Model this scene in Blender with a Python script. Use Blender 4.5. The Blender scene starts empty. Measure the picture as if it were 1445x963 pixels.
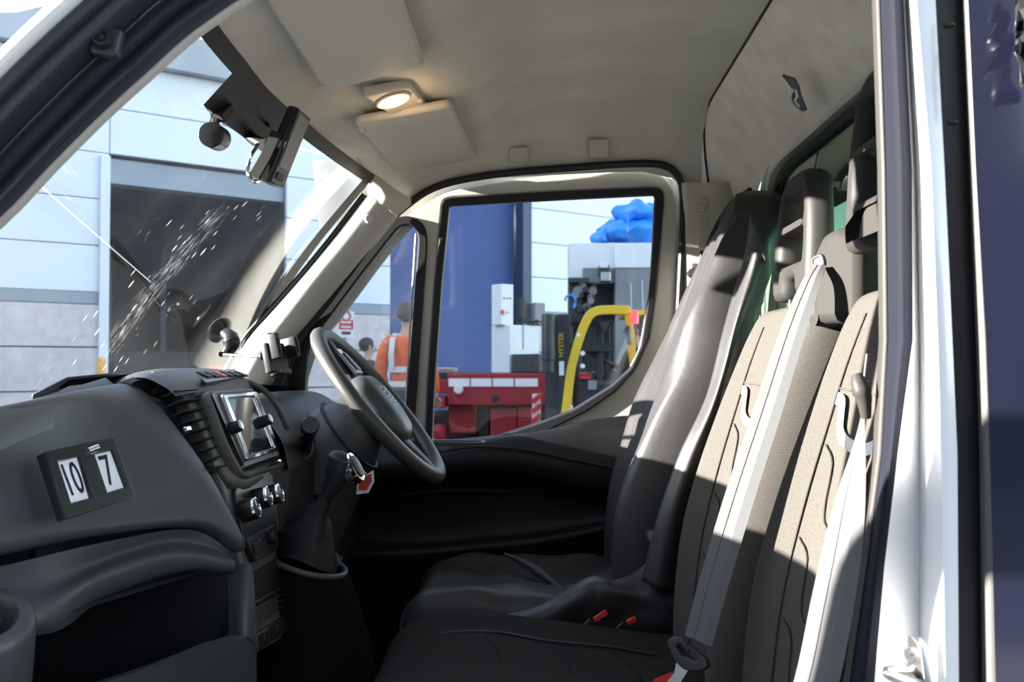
import bpy, bmesh, math, random
from mathutils import Vector as V, Matrix, Euler, noise
random.seed(7)
C = bpy.context.scene.collection
SC = bpy.context.scene
# ------------------------------------------------------------------ camera
FPX = 1316.0
CAM = V((0, 0, 1.5))
YAW, PITCH = math.atan(51.5/FPX), math.atan(35.5/FPX)
cam_d = bpy.data.cameras.new('camera'); cam = bpy.data.objects.new('camera', cam_d); C.objects.link(cam)
cam.location = CAM; cam.rotation_euler = (math.pi/2 + PITCH, 0, YAW)
cam_d.sensor_width = 36.0; cam_d.lens = 36.0*FPX/1445.0; cam_d.clip_start = 0.02
cam_d.dof.use_dof = True; cam_d.dof.focus_distance = 1.7; cam_d.dof.aperture_fstop = 8.0
SC.camera = cam
# ------------------------------------------------------------------ sky, sun, exposure
SUN_AZ, SUN_EL = math.radians(9.5), math.radians(12.4)     # light travels towards +x (rear), a little +y
sun_dir = V((math.cos(SUN_EL)*math.cos(SUN_AZ), math.cos(SUN_EL)*math.sin(SUN_AZ), -math.sin(SUN_EL)))
w = bpy.data.worlds.new('sky'); SC.world = w; w.use_nodes = True
nt = w.node_tree; bg = nt.nodes['Background']
sky = nt.nodes.new('ShaderNodeTexSky'); sky.sky_type = 'NISHITA'; sky.sun_disc = False
sky.sun_elevation = SUN_EL
_ts = -sun_dir
sky.sun_rotation = math.atan2(_ts.x, _ts.y)
sky.air_density = 1.0; sky.dust_density = 0.5; sky.ozone_density = 2.0
bg.inputs[1].default_value = 1.08
bw = nt.nodes.new('ShaderNodeRGBToBW'); hz = nt.nodes.new('ShaderNodeMix'); hz.data_type = 'RGBA'; hz.inputs[0].default_value = .55   # hazy bright sky
nt.links.new(sky.outputs[0], bw.inputs[0]); nt.links.new(sky.outputs[0], hz.inputs[6]); nt.links.new(bw.outputs[0], hz.inputs[7])
nt.links.new(hz.outputs[2], bg.inputs[0])
sun_d = bpy.data.lights.new('sun', 'SUN'); sun_d.energy = 44.0; sun_d.angle = math.radians(0.53); sun_d.color = (1, .94, .85)
sun = bpy.data.objects.new('sun', sun_d); C.objects.link(sun)
sun.location = (-6, -2, 6); sun.rotation_euler = sun_dir.to_track_quat('-Z', 'Y').to_euler()
SC.view_settings.view_transform = 'Standard'; SC.view_settings.look = 'None'
SC.view_settings.exposure = 0.0; SC.view_settings.gamma = 1.0; SC.view_settings.use_curve_mapping = False
SC.cycles.max_bounces = 10; SC.cycles.transparent_max_bounces = 16; SC.cycles.diffuse_bounces = 5

# ------------------------------------------------------------------ measuring helpers
_R = Euler((math.pi/2 + PITCH, 0, YAW)).to_matrix()
def ray(px, py): return _R @ V(((px-722.5)/FPX, -(py-481.5)/FPX, -1.0))
def P(px, py, Y):            # the point of the photograph that lies at depth Y
    d = ray(px, py); return CAM + d*(Y/d.y)
class Plane:
    def __init__(s, o, u, v):
        s.o = V(o); s.u = V(u).normalized(); n = s.u.cross(V(v)).normalized(); s.n = n; s.v = n.cross(s.u).normalized()
    def uv(s, px, py):
        d = ray(px, py); t = (s.o-CAM).dot(s.n)/d.dot(s.n); q = CAM+d*t-s.o
        return (q.dot(s.u), q.dot(s.v))
    def at(s, u, v, h=0.0): return s.o+s.u*u+s.v*v+s.n*h
    def hit(s, px, py, h=0.0): return s.at(*s.uv(px, py), h)
    def mat(s, u=0, v=0, h=0):
        m = Matrix.Identity(4)
        for i, a in enumerate((s.u, s.v, s.n)): m.col[i][:3] = a
        m.col[3][:3] = s.at(u, v, h); return m

# ------------------------------------------------------------------ materials
MATS = {}
def mat(name, col, rough=.5, metal=0.0, spec=.5, var=None, bump=None, emit=None, coat=0, wave=None, sheen=0):
    m = bpy.data.materials.new(name); m.use_nodes = True; n = m.node_tree.nodes; l = m.node_tree.links
    b = n['Principled BSDF']; b.inputs['Base Color'].default_value = (*col, 1); b.inputs['Roughness'].default_value = rough
    b.inputs['Metallic'].default_value = metal; b.inputs['Specular IOR Level'].default_value = spec
    b.inputs['Coat Weight'].default_value = coat; b.inputs['Sheen Weight'].default_value = sheen
    tc = n.new('ShaderNodeTexCoord')
    if var:
        sc, amt = var[0], var[1]; st = var[2] if len(var) > 2 else (1, 1, 1)
        mp = n.new('ShaderNodeMapping'); mp.inputs['Scale'].default_value = st; l.new(tc.outputs['Object'], mp.inputs[0])
        t = n.new('ShaderNodeTexNoise'); t.inputs['Scale'].default_value = sc; t.inputs['Detail'].default_value = 5
        l.new(mp.outputs[0], t.inputs['Vector'])
        r = n.new('ShaderNodeMapRange'); r.inputs[1].default_value = .3; r.inputs[2].default_value = .7
        r.inputs[3].default_value = 1-amt; r.inputs[4].default_value = 1+amt; l.new(t.outputs[0], r.inputs[0])
        h = n.new('ShaderNodeVectorMath'); h.operation = 'SCALE'; h.inputs[0].default_value = col
        l.new(r.outputs[0], h.inputs['Scale']); l.new(h.outputs[0], b.inputs['Base Color'])
    if bump:
        t = n.new('ShaderNodeTexNoise'); t.inputs['Scale'].default_value = bump[0]; t.inputs['Detail'].default_value = 3
        l.new(tc.outputs['Object'], t.inputs['Vector'])
        bp = n.new('ShaderNodeBump'); bp.inputs['Strength'].default_value = bump[1]; bp.inputs['Distance'].default_value = .002
        l.new(t.outputs[0], bp.inputs['Height']); l.new(bp.outputs[0], b.inputs['Normal'])
    if wave:                                     # woven ribs
        t = n.new('ShaderNodeTexWave'); t.bands_direction = wave[1]; t.inputs['Scale'].default_value = wave[0]
        t.inputs['Distortion'].default_value = 1.2; t.inputs['Detail'].default_value = 1
        l.new(tc.outputs['Object'], t.inputs['Vector'])
        bp = n.new('ShaderNodeBump'); bp.inputs['Strength'].default_value = wave[2]; bp.inputs['Distance'].default_value = .002
        l.new(t.outputs[0], bp.inputs['Height']); l.new(bp.outputs[0], b.inputs['Normal'])
    if emit:
        b.inputs['Emission Color'].default_value = (*emit[0], 1); b.inputs['Emission Strength'].default_value = emit[1]
    MATS[name] = m; return m
def glass(name, tint, gloss=1.0, dust=None):
    m = bpy.data.materials.new(name); m.use_nodes = True; n = m.node_tree.nodes; l = m.node_tree.links
    n.remove(n['Principled BSDF']); out = n['Material Output']
    tr = n.new('ShaderNodeBsdfTransparent'); tr.inputs[0].default_value = (*tint, 1)
    gl = n.new('ShaderNodeBsdfGlossy'); gl.inputs['Roughness'].default_value = .02
    fr = n.new('ShaderNodeFresnel'); fr.inputs[0].default_value = 1.45
    mu = n.new('ShaderNodeMath'); mu.operation = 'MULTIPLY'; mu.inputs[1].default_value = gloss; l.new(fr.outputs[0], mu.inputs[0])
    mx = n.new('ShaderNodeMixShader'); l.new(mu.outputs[0], mx.inputs[0]); l.new(tr.outputs[0], mx.inputs[1]); l.new(gl.outputs[0], mx.inputs[2])
    last = mx
    if dust: last = dust(n, l, mx)
    l.new(last.outputs[0], out.inputs[0]); MATS[name] = m; return m

# ------------------------------------------------------------------ mesh helpers
def cr(pts, n, closed=False):
    """Catmull-Rom through pts, n pieces per span"""
    pts = [V(p) for p in pts]; N = len(pts); out = []
    if N == 2 and not closed: return [pts[0].lerp(pts[1], i/n) for i in range(n+1)]
    for i in range(N if closed else N-1):
        if closed: a, b, c, d = (pts[(i+k-1) % N] for k in range(4))
        else:
            b, c = pts[i], pts[i+1]
            a = pts[i-1] if i > 0 else b*2-c
            d = pts[i+2] if i+2 < N else c*2-b
        for k in range(n):
            t = k/n
            out.append(.5*((2*b)+(c-a)*t+(2*a-5*b+4*c-d)*t*t+(3*b-a-3*c+d)*t**3))
    if not closed: out.append(pts[-1].copy())
    return out
def rpoly(pts, r, n=4):
    """polygon with rounded corners; r a number or one per corner"""
    out = []; N = len(pts)
    for i in range(N):
        p = V((*pts[i][:2], 0)); a = V((*pts[i-1][:2], 0)); b = V((*pts[(i+1) % N][:2], 0)); rr = r[i] if isinstance(r, (list, tuple)) else r
        da, db = a-p, b-p; rr = min(rr, da.length*.45, db.length*.45)
        if rr < 1e-6: out.append((p.x, p.y)); continue
        s, e = p+da.normalized()*rr, p+db.normalized()*rr
        for k in range(n+1):
            t = k/n; q = s*(1-t)**2+p*2*t*(1-t)+e*t*t; out.append((q.x, q.y))
    return out
class MB:
    def __init__(s): s.v = []; s.f = []
    def add(s, vs, fs):
        k = len(s.v); s.v += [V(x) for x in vs]; s.f += [tuple(i+k for i in f) for f in fs]; return s
    def box(s, c, d, rot=None):
        c = V(c); M = rot if rot else Matrix.Identity(3)
        vs = [c+M @ V((x*d[0]/2, y*d[1]/2, z*d[2]/2)) for x in (-1, 1) for y in (-1, 1) for z in (-1, 1)]
        return s.add(vs, [(0, 1, 3, 2), (4, 6, 7, 5), (0, 4, 5, 1), (2, 3, 7, 6), (0, 2, 6, 4), (1, 5, 7, 3)])
    def rings(s, rings, caps=True, closed=False):
        n = len(rings[0]); k = len(s.v)
        for r in rings: s.v += [V(p) for p in r]
        m = len(rings)
        for i in range(m if closed else m-1):
            for j in range(n):
                a, b = i*n+j, i*n+(j+1) % n; c, d = ((i+1) % m)*n+(j+1) % n, ((i+1) % m)*n+j
                s.f.append((k+a, k+b, k+c, k+d))
        if caps and not closed:
            s.f.append(tuple(k+j for j in reversed(range(n)))); s.f.append(tuple(k+(m-1)*n+j for j in range(n)))
        return s
    def sweep(s, pts, prof, up=(0, 0, 1), closed=False, scale=None, caps=True):
        pts = [V(p) for p in pts]; N = len(pts); up = V(up); R = []
        for i in range(N):
            if closed: t = pts[(i+1) % N]-pts[i-1]
            else: t = pts[min(i+1, N-1)]-pts[max(i-1, 0)]
            t.normalize(); sd = t.cross(up)
            if sd.length < 1e-4: sd = t.cross(V((.3, .9, .1)))
            sd.normalize(); w2 = sd.cross(t)
            k = scale[i] if scale else 1
            R.append([pts[i]+sd*(a*k)+w2*(b*k) for a, b in prof])
        return s.rings(R, caps, closed)
    def tube(s, pts, r, n=10, up=(0, 0, 1), closed=False, scale=None):
        return s.sweep(pts, [(r*math.cos(2*math.pi*k/n), r*math.sin(2*math.pi*k/n)) for k in range(n)], up, closed, scale)
    def cyl(s, a, b, r, n=16, r2=None):
        return s.tube([a, b], r, n, up=(.11, .17, .97), scale=[1, (r2/r if r2 is not None else 1)])
    def lathe(s, prof, M, n=24):
        """prof: (radius, height) along local z"""
        R = [[M @ V((r*math.cos(2*math.pi*k/n), r*math.sin(2*math.pi*k/n), h)) for k in range(n)] for r, h in prof]
        return s.rings(R)
    def grid(s, rows):
        m, n = len(rows), len(rows[0]); k = len(s.v)
        for r in rows: s.v += [V(p) for p in r]
        for i in range(m-1):
            for j in range(n-1): s.f.append((k+i*n+j, k+i*n+j+1, k+(i+1)*n+j+1, k+(i+1)*n+j))
        return s
    def patch(s, ctrl, nu=5, nv=5):
        R = [cr(r, nu) for r in ctrl]; cols = [cr([r[j] for r in R], nv) for j in range(len(R[0]))]
        return s.grid([[cols[j][i] for j in range(len(cols))] for i in range(len(cols[0]))])
    def poly(s, outer, M, depth=.01, holes=(), bevel=0.0):
        """flat polygon with holes in the local xy plane of M, extruded +-depth/2"""
        cd = bpy.data.curves.new('tmp', 'CURVE'); cd.dimensions = '2D'; cd.fill_mode = 'BOTH'
        cd.extrude = max(depth/2-bevel, 0); cd.bevel_depth = bevel; cd.bevel_resolution = 1; cd.offset = -bevel
        for ring in (outer, *holes):
            sp = cd.splines.new('POLY'); sp.points.add(len(ring)-1); sp.use_cyclic_u = True
            for q, pt in zip(sp.points, ring): q.co = (pt[0], pt[1], 0, 1)
        ob = bpy.data.objects.new('tmp', cd); me = bpy.data.meshes.new_from_object(ob)
        s.add([M @ v.co for v in me.vertices], [tuple(p.vertices) for p in me.polygons])
        bpy.data.objects.remove(ob); bpy.data.curves.remove(cd); bpy.data.meshes.remove(me); return s
    def text(s, body, M, size, depth=.0006, align='CENTER'):
        cd = bpy.data.curves.new('tmp', 'FONT'); cd.body = body; cd.size = size; cd.extrude = depth/2
        cd.align_x = align; cd.align_y = 'CENTER'; cd.resolution_u = 4
        ob = bpy.data.objects.new('tmp', cd); me = bpy.data.meshes.new_from_object(ob)
        s.add([M @ v.co for v in me.vertices], [tuple(p.vertices) for p in me.polygons])
        bpy.data.objects.remove(ob); bpy.data.curves.remove(cd); bpy.data.meshes.remove(me); return s
    def sphere(s, c, r, nu=16, nv=10, sc=(1, 1, 1), rot=None):
        M = rot if rot else Matrix.Identity(3); c = V(c)
        R = []
        for i in range(nv+1):
            a = math.pi*min(max(i/nv, .02), .98)-math.pi/2
            R.append([c+M @ V((r*sc[0]*math.cos(a)*math.cos(2*math.pi*k/nu), r*sc[1]*math.cos(a)*math.sin(2*math.pi*k/nu), r*sc[2]*math.sin(a))) for k in range(nu)])
        return s.rings(R)
    def jitter(s, fn):
        s.v = [fn(p) for p in s.v]; return s
    def build(s, name, m, parent=None, smooth=35, bevel=0, solid=0, subs=0, loc=None, recalc=True):
        me = bpy.data.meshes.new(name)
        bm = bmesh.new(); vs = [bm.verts.new(p) for p in s.v]
        for f in s.f:
            try: bm.faces.new([vs[i] for i in f])
            except ValueError: pass
        if recalc: bmesh.ops.recalc_face_normals(bm, faces=bm.faces)
        lo = V([min(p[i] for p in s.v) for i in range(3)]); hi = V([max(p[i] for p in s.v) for i in range(3)])
        c = V(((lo.x+hi.x)/2, (lo.y+hi.y)/2, lo.z)) if parent is None else (lo+hi)/2
        if loc is not None: c = V(loc)
        for vv in bm.verts: vv.co -= c
        bm.to_mesh(me); bm.free()
        if smooth:
            me.polygons.foreach_set('use_smooth', [True]*len(me.polygons)); me.set_sharp_from_angle(angle=math.radians(smooth))
        me.materials.append(m)
        return place(name, me, c, parent, bevel, solid, subs)
W = {}
def place(name, me, c, parent=None, bevel=0, solid=0, subs=0):
    o = bpy.data.objects.new(name, me); C.objects.link(o); c = V(c); W[o] = c
    if parent: o.parent = parent; o.location = c-W[parent]
    else: o.location = c
    if bevel:
        b = o.modifiers.new('bevel', 'BEVEL'); b.width = bevel; b.segments = 2; b.limit_method = 'ANGLE'; b.angle_limit = math.radians(40)
    if subs: b = o.modifiers.new('subs', 'SUBSURF'); b.levels = subs; b.render_levels = subs
    if solid: b = o.modifiers.new('solid', 'SOLIDIFY'); b.thickness = abs(solid); b.offset = 1 if solid > 0 else -1
    return o
def tag(o, label, cat, group=None, kind=None):
    o['label'] = label; o['category'] = cat
    if group: o['group'] = group
    if kind: o['kind'] = kind
    return o
def thing(name, label, cat, loc, group=None, kind=None):
    o = bpy.data.objects.new(name, None); C.objects.link(o); o.empty_display_size = .05; o.location = V(loc); W[o] = V(loc)
    return tag(o, label, cat, group, kind)
def structure(o, label, cat): return tag(o, label, cat, kind='structure')
def twin(o, loc, parent):                         # a copy that shares the mesh
    c = o.copy(); C.objects.link(c); c.parent = parent; W[c] = V(loc); c.location = V(loc)-(W[parent] if parent else V((0, 0, 0))); return c
def rot_to(n, up=(0, 0, 1)):
    n = V(n).normalized(); x = V(up).cross(n)
    if x.length < 1e-4: x = V((1, 0, 0))
    x.normalize(); y = n.cross(x); m = Matrix.Identity(4)
    for i, a in enumerate((x, y, n)): m.col[i][:3] = a
    return m
def mat_at(p, n, up=(0, 0, 1)):
    m = rot_to(n, up); m.col[3][:3] = V(p); return m

# colours
mat('headliner', (.56, .54, .475), .95, spec=.1, var=(9, .07), bump=(900, .35))
mat('rear_trim_felt', (.80, .76, .68), .95, spec=.1, var=(14, .09), bump=(700, .3))
mat('cream_plastic', (.48, .46, .40), .5, spec=.35, var=(20, .04), bump=(900, .1))
mat('visor_vinyl', (.56, .54, .47), .6, spec=.3, bump=(700, .12))
mat('light_trim', (.46, .45, .41), .55, spec=.25, bump=(800, .1))
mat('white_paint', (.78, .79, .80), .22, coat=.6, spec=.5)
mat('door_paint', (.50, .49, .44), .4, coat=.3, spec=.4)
mat('black_rubber', (.012, .013, .016), .5, spec=.35)
mat('seal_rubber', (.030, .033, .048), .38, spec=.55, bump=(120, .06))
mat('tower_plastic', (.036, .034, .032), .7, spec=.08, bump=(1000, .12))
mat('moulding', (.07, .07, .066), .5, spec=.3)
mat('seal_dull', (.011, .012, .018), .7, spec=.05)
mat('dash_plastic', (.044, .047, .052), .42, spec=.5, bump=(1100, .18))
mat('dash_dark', (.010, .0105, .013), .5, spec=.4, bump=(900, .15))
mat('console_olive', (.075, .071, .060), .38, spec=.5, bump=(1100, .18))
mat('black_plastic', (.010, .010, .011), .35, spec=.5)
mat('satin_black', (.018, .018, .019), .28, spec=.5)
mat('door_card', (.008, .009, .012), .5, spec=.4, bump=(900, .12))
mat('wheel_leather', (.045, .043, .040), .42, spec=.45, bump=(500, .2))
mat('chrome', (.82, .82, .83), .10, metal=1)
mat('brushed', (.55, .55, .54), .32, metal=1)
mat('screen', (.012, .013, .014), .08, spec=.6, var=(260, .5), coat=.3)
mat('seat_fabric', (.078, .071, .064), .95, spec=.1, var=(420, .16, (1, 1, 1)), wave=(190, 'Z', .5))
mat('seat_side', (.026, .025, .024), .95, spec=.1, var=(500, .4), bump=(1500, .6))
mat('seat_vinyl', (.032, .030, .031), .46, spec=.42, var=(18, .08), bump=(60, .25))
mat('headrest_plastic', (.036, .034, .032), .5, spec=.2, bump=(1000, .12))
mat('belt_web', (.115, .115, .12), .6, spec=.4, wave=(260, 'Z', .5))
mat('belt_web_dark', (.02, .02, .022), .7, spec=.3)
mat('silver_trim', (.72, .72, .71), .45, metal=0.1)
mat('red_plastic', (.55, .03, .03), .4)
mat('tag_red', (.48, .07, .03), .5)
mat('paper', (.80, .80, .84), .8)
mat('ink', (.012, .012, .016), .8)
mat('leather_black', (.007, .007, .008), .55, spec=.2, bump=(60, .3))
mat('carpet', (.004, .004, .0045), .95, spec=.05, bump=(400, .6))
mat('green_wall', (.055, .10, .062), .6, var=(6, .1))
mat('green_board', (.13, .24, .145), .6, var=(3, .1))
mat('navy_paint', (.012, .013, .030), .12, coat=.9, spec=.6, var=(2, .05))
mat('lamp_glow', (1, .75, .45), .4, emit=((1, .62, .28), 7.0))
mat('clear_plastic', (.62, .55, .46), .2, spec=.5)
# outdoors
mat('cladding', (.74, .80, .87), .5, var=(.9, .03), coat=.1)
mat('cladding_grey', (.27, .33, .39), .5, var=(1.5, .04))
mat('fascia_grey', (.40, .44, .49), .6, var=(2, .05))
mat('blockwork', (.64, .59, .60), .9, var=(7, .12), bump=(30, .4))
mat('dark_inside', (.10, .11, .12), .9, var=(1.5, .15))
mat('shutter_blue', (.075, .115, .29), .45, var=(1, .05))
mat('post_blue', (.04, .065, .12), .5)
mat('asphalt', (.17, .17, .175), .9, var=(30, .2), bump=(80, .5))
mat('machine_white', (.70, .74, .76), .4, var=(3, .04))
mat('machine_grey', (.22, .235, .25), .5, var=(3, .06))
mat('machine_dark', (.035, .04, .045), .5, var=(8, .3))
mat('truck_red', (.30, .018, .024), .45, var=(5, .15))
mat('truck_dark', (.025, .018, .02), .7, var=(8, .3))
mat('fork_yellow', (.72, .50, .03), .4, var=(6, .06))
mat('fork_black', (.022, .024, .03), .45, var=(9, .25))
mat('tarp_blue', (.03, .27, .80), .35, var=(7, .12), bump=(25, .9))
mat('hi_vis', (.80, .14, .03), .8, var=(14, .14))
mat('reflective_tape', (.62, .64, .62), .35)
mat('skin', (.55, .33, .25), .6)
mat('hair_dark', (.012, .011, .011), .7, bump=(200, .8))
mat('hair_grey', (.16, .13, .12), .8, bump=(200, .8))
mat('cloth_dark', (.018, .02, .026), .85)
mat('cloth_grey', (.05, .06, .07), .85)
mat('denim', (.05, .08, .17), .85, var=(30, .2))
mat('eye_white', (.8, .8, .8), .3)
mat('amber', (.85, .36, .02), .4)
mat('beacon_red', (.8, .03, .05), .3, emit=((1, .05, .1), 1.2))
mat('lamp_white', (.75, .76, .68), .4)
M_ = MATS
# ================================================================== SETTING: the cab shell
def lerp_tab(tab, x):
    if x <= tab[0][0]: return tab[0][1]
    for (a, b), (c, d) in zip(tab, tab[1:]):
        if x <= c: return b+(d-b)*(x-a)/(c-a)
    return tab[-1][1]
def PZ(px, py, z): d = ray(px, py); return CAM+d*((z-CAM.z)/d.z)
def PX(px, py, x): d = ray(px, py); return CAM+d*(x/d.x)
YC = 1.82
ZC = [(p.x, p.z) for p in cr([(-.56, 0, 2.03), (-.47, 0, 2.06), (-.30, 0, 2.085), (-.16, 0, 2.10), (-.04, 0, 2.155), (.12, 0, 2.18), (.42, 0, 2.19)], 6)]
ZE = [(-.56, 1.885), (-.415, 1.95), (-.24, 2.02), (0, 2.03), (.25, 2.04), (.34, 2.02), (.45, 1.95)]
def ceil_row(x, dz=0.0):
    zc, ze = lerp_tab(ZC, x)+dz, lerp_tab(ZE, x)+dz*.5
    half = []
    for t in (0, .12, .25, .38, .50, .58): half.append((t, zc))
    b = (zc-ze)*.75
    for k in range(1, 7):
        a = k/6*math.pi/2; half.append((.58+.16*math.sin(a), zc-b*(1-math.cos(a))))
    half.append((.752, ze+(zc-ze)*.12)); half.append((.76, ze))
    xo = lambda s: x+(.09*(s/.76)**2 if x < -.5 else 0)*min(1, (-.5-x)/.045 if x < -.5 else 0)
    return [(xo(t), YC-t, z) for t, z in reversed(half)]+[(xo(t), YC+t, z) for t, z in half[1:]]
xs = [-.562, -.50, -.45, -.40, -.34, -.28, -.22, -.17, -.13, -.09, -.04, .02, .1, .18, .26, .34, .42]
ceiling = structure(MB().grid([ceil_row(x) for x in xs]).build('ceiling', M_['headliner'], smooth=60),
    'pale beige fabric headliner over the whole cab', 'ceiling')
MB().grid([ceil_row(x, .045) for x in [-.60]+xs[1:-1]+[.48]]).build('roof_skin', M_['white_paint'], ceiling, smooth=60)
for sd, yo in ((1, .83), (-1, .80)):
    MB().grid([[V((x, YC+sd*(yo-.05*k), lerp_tab(ZE, x)+.015+.11*k)) for x in [-.66, -.60, -.52, -.42, -.3, -.15, 0, .2, .4, .5]] for k in (0, .5, 1, 1.6)]).build('roof_rail', M_['white_paint'], ceiling, smooth=60)
for px, py, yy, nn in ((732, 217, 2.544, (0, .72, -.69)), (845, 209, 2.542, (0, .3, -.95))):
    q = P(px, py, yy); pl = Plane(q, (1, 0, 0), (0, -nn[1], -nn[2]))
    c_ = .026
    MB().poly(rpoly([(-c_, -c_*.95), (c_, -c_*.95), (c_, c_*.95), (-c_, c_*.95)], .009), pl.mat(0, 0, .004), .012, bevel=.003).build('ceiling_cap', M_['cream_plastic'], ceiling)
# panel above the bulkhead
SEAM = [(.42, YC-.76, 2.02), (.42, YC-.74, 2.10), (.42, 1.24, 2.165), (.42, 1.45, 2.19), (.42, 1.82, 2.19), (.42, 2.2, 2.19), (.42, 2.42, 2.188), (.42, 2.505, 2.16), (.425, 2.535, 2.08), (.44, 2.56, 1.98)]
LOW = [(.56, 1.10, 1.86), (.555, 1.16, 1.93), (.552, 1.24, 2.005), (.552, 1.45, 2.012), (.552, 1.82, 2.012), (.552, 2.1, 2.012), (.552, 2.32, 2.005), (.552, 2.42, 1.985), (.552, 2.50, 1.94), (.56, 2.58, 1.86)]
MID = [tuple((V(a)*.5+V(b)*.5)+V((-.012, 0, .012))) for a, b in zip(SEAM, LOW)]
wall_rear = thing('wall_rear', 'rear bulkhead of the cab, beige felt panel above a dark green lower wall', 'wall', (.6, YC, .6), kind='structure')
MB().patch([SEAM, MID, LOW], 4, 5).build('upper_panel', M_['rear_trim_felt'], wall_rear, smooth=60)
MB().tube(cr(SEAM, 5), .0035, 6).build('panel_seam', M_['black_rubber'], wall_rear)
# the torn hole in the felt
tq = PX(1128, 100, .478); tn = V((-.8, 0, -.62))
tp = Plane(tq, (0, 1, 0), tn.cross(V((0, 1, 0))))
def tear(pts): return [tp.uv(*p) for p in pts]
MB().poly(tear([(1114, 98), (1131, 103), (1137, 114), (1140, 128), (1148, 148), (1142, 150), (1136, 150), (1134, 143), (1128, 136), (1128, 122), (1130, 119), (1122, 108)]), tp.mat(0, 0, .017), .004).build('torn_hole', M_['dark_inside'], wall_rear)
MB().tube(cr([tp.hit(*p, .021) for p in ((1131, 117), (1127, 126), (1129, 136), (1136, 144), (1144, 150))], 4), .0035, 6).build('torn_edge', M_['rear_trim_felt'], wall_rear)
MB().tube(cr([tp.hit(*p, .021) for p in ((1135, 118), (1137, 127), (1134, 133), (1140, 141))], 4), .0025, 6).build('torn_edge', M_['rear_trim_felt'], wall_rear)
# window in the bulkhead
RW = Plane((.575, YC, 1.5), (0, -1, 0), (0, 0, 1))
win_out = rpoly([(-.80, -.9), (.80, -.9), (.80, .40), (.66, .545), (-.66, .545), (-.80, .40)], .06)
win_in = rpoly([(-.55, .08), (.62, .08), (.62, .39), (.53, .478), (-.47, .478), (-.55, .40)], .05)
MB().poly(win_out, RW.mat(0, 0, -.012), .024, [win_in]).build('lower_wall', M_['green_wall'], wall_rear)
MB().sweep(cr([RW.at(u, v, .008) for u, v in [(-.60, .30), (-.58, .42), (-.50, .498), (-.2, .505), (.2, .505), (.52, .498), (.63, .42), (.65, .3)]], 5), [(-.012, -.016), (.012, -.016), (.014, .012), (-.014, .012)], up=(-1, 0, 0)).build('window_trim', M_['headliner'], wall_rear)
MB().tube(cr([RW.at(u, v, .006) for u, v in [(-.545, .30), (-.535, .40), (-.47, .468), (-.2, .474), (.2, .474), (.50, .468), (.60, .39), (.615, .3)]], 5), .008, 8).build('window_seal', M_['black_rubber'], wall_rear)
glass('green_glass', (.62, .86, .70), .6)
w4 = MB().poly(win_in, RW.mat(0, 0, -.004), .005).build('window_4', M_['green_glass']); structure(w4, 'green tinted window in the bulkhead behind the headrests', 'window')
tag(MB().box((.66, YC, 2.02), (.02, 1.9, .30)).build('load_headboard', M_['green_board'], bevel=.004), 'green painted headboard seen through the bulkhead window', 'headboard')
# floor and lower bulkheads
structure(MB().box((-.25, YC, .585), (1.75, 1.78, .03)).build('floor', M_['carpet']), 'dark floor of the cab', 'floor')
structure(MB().box((-1.10, YC, 1.0), (.04, 1.80, .84)).build('wall_front', M_['dash_dark']), 'dark front bulkhead below the windscreen', 'wall')
structure(MB().box((.10, 1.00, .58), (1.05, .10, .10)).build('trim_6', M_['seal_rubber'], bevel=.01), 'door sill under the near doorway', 'trim')

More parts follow.
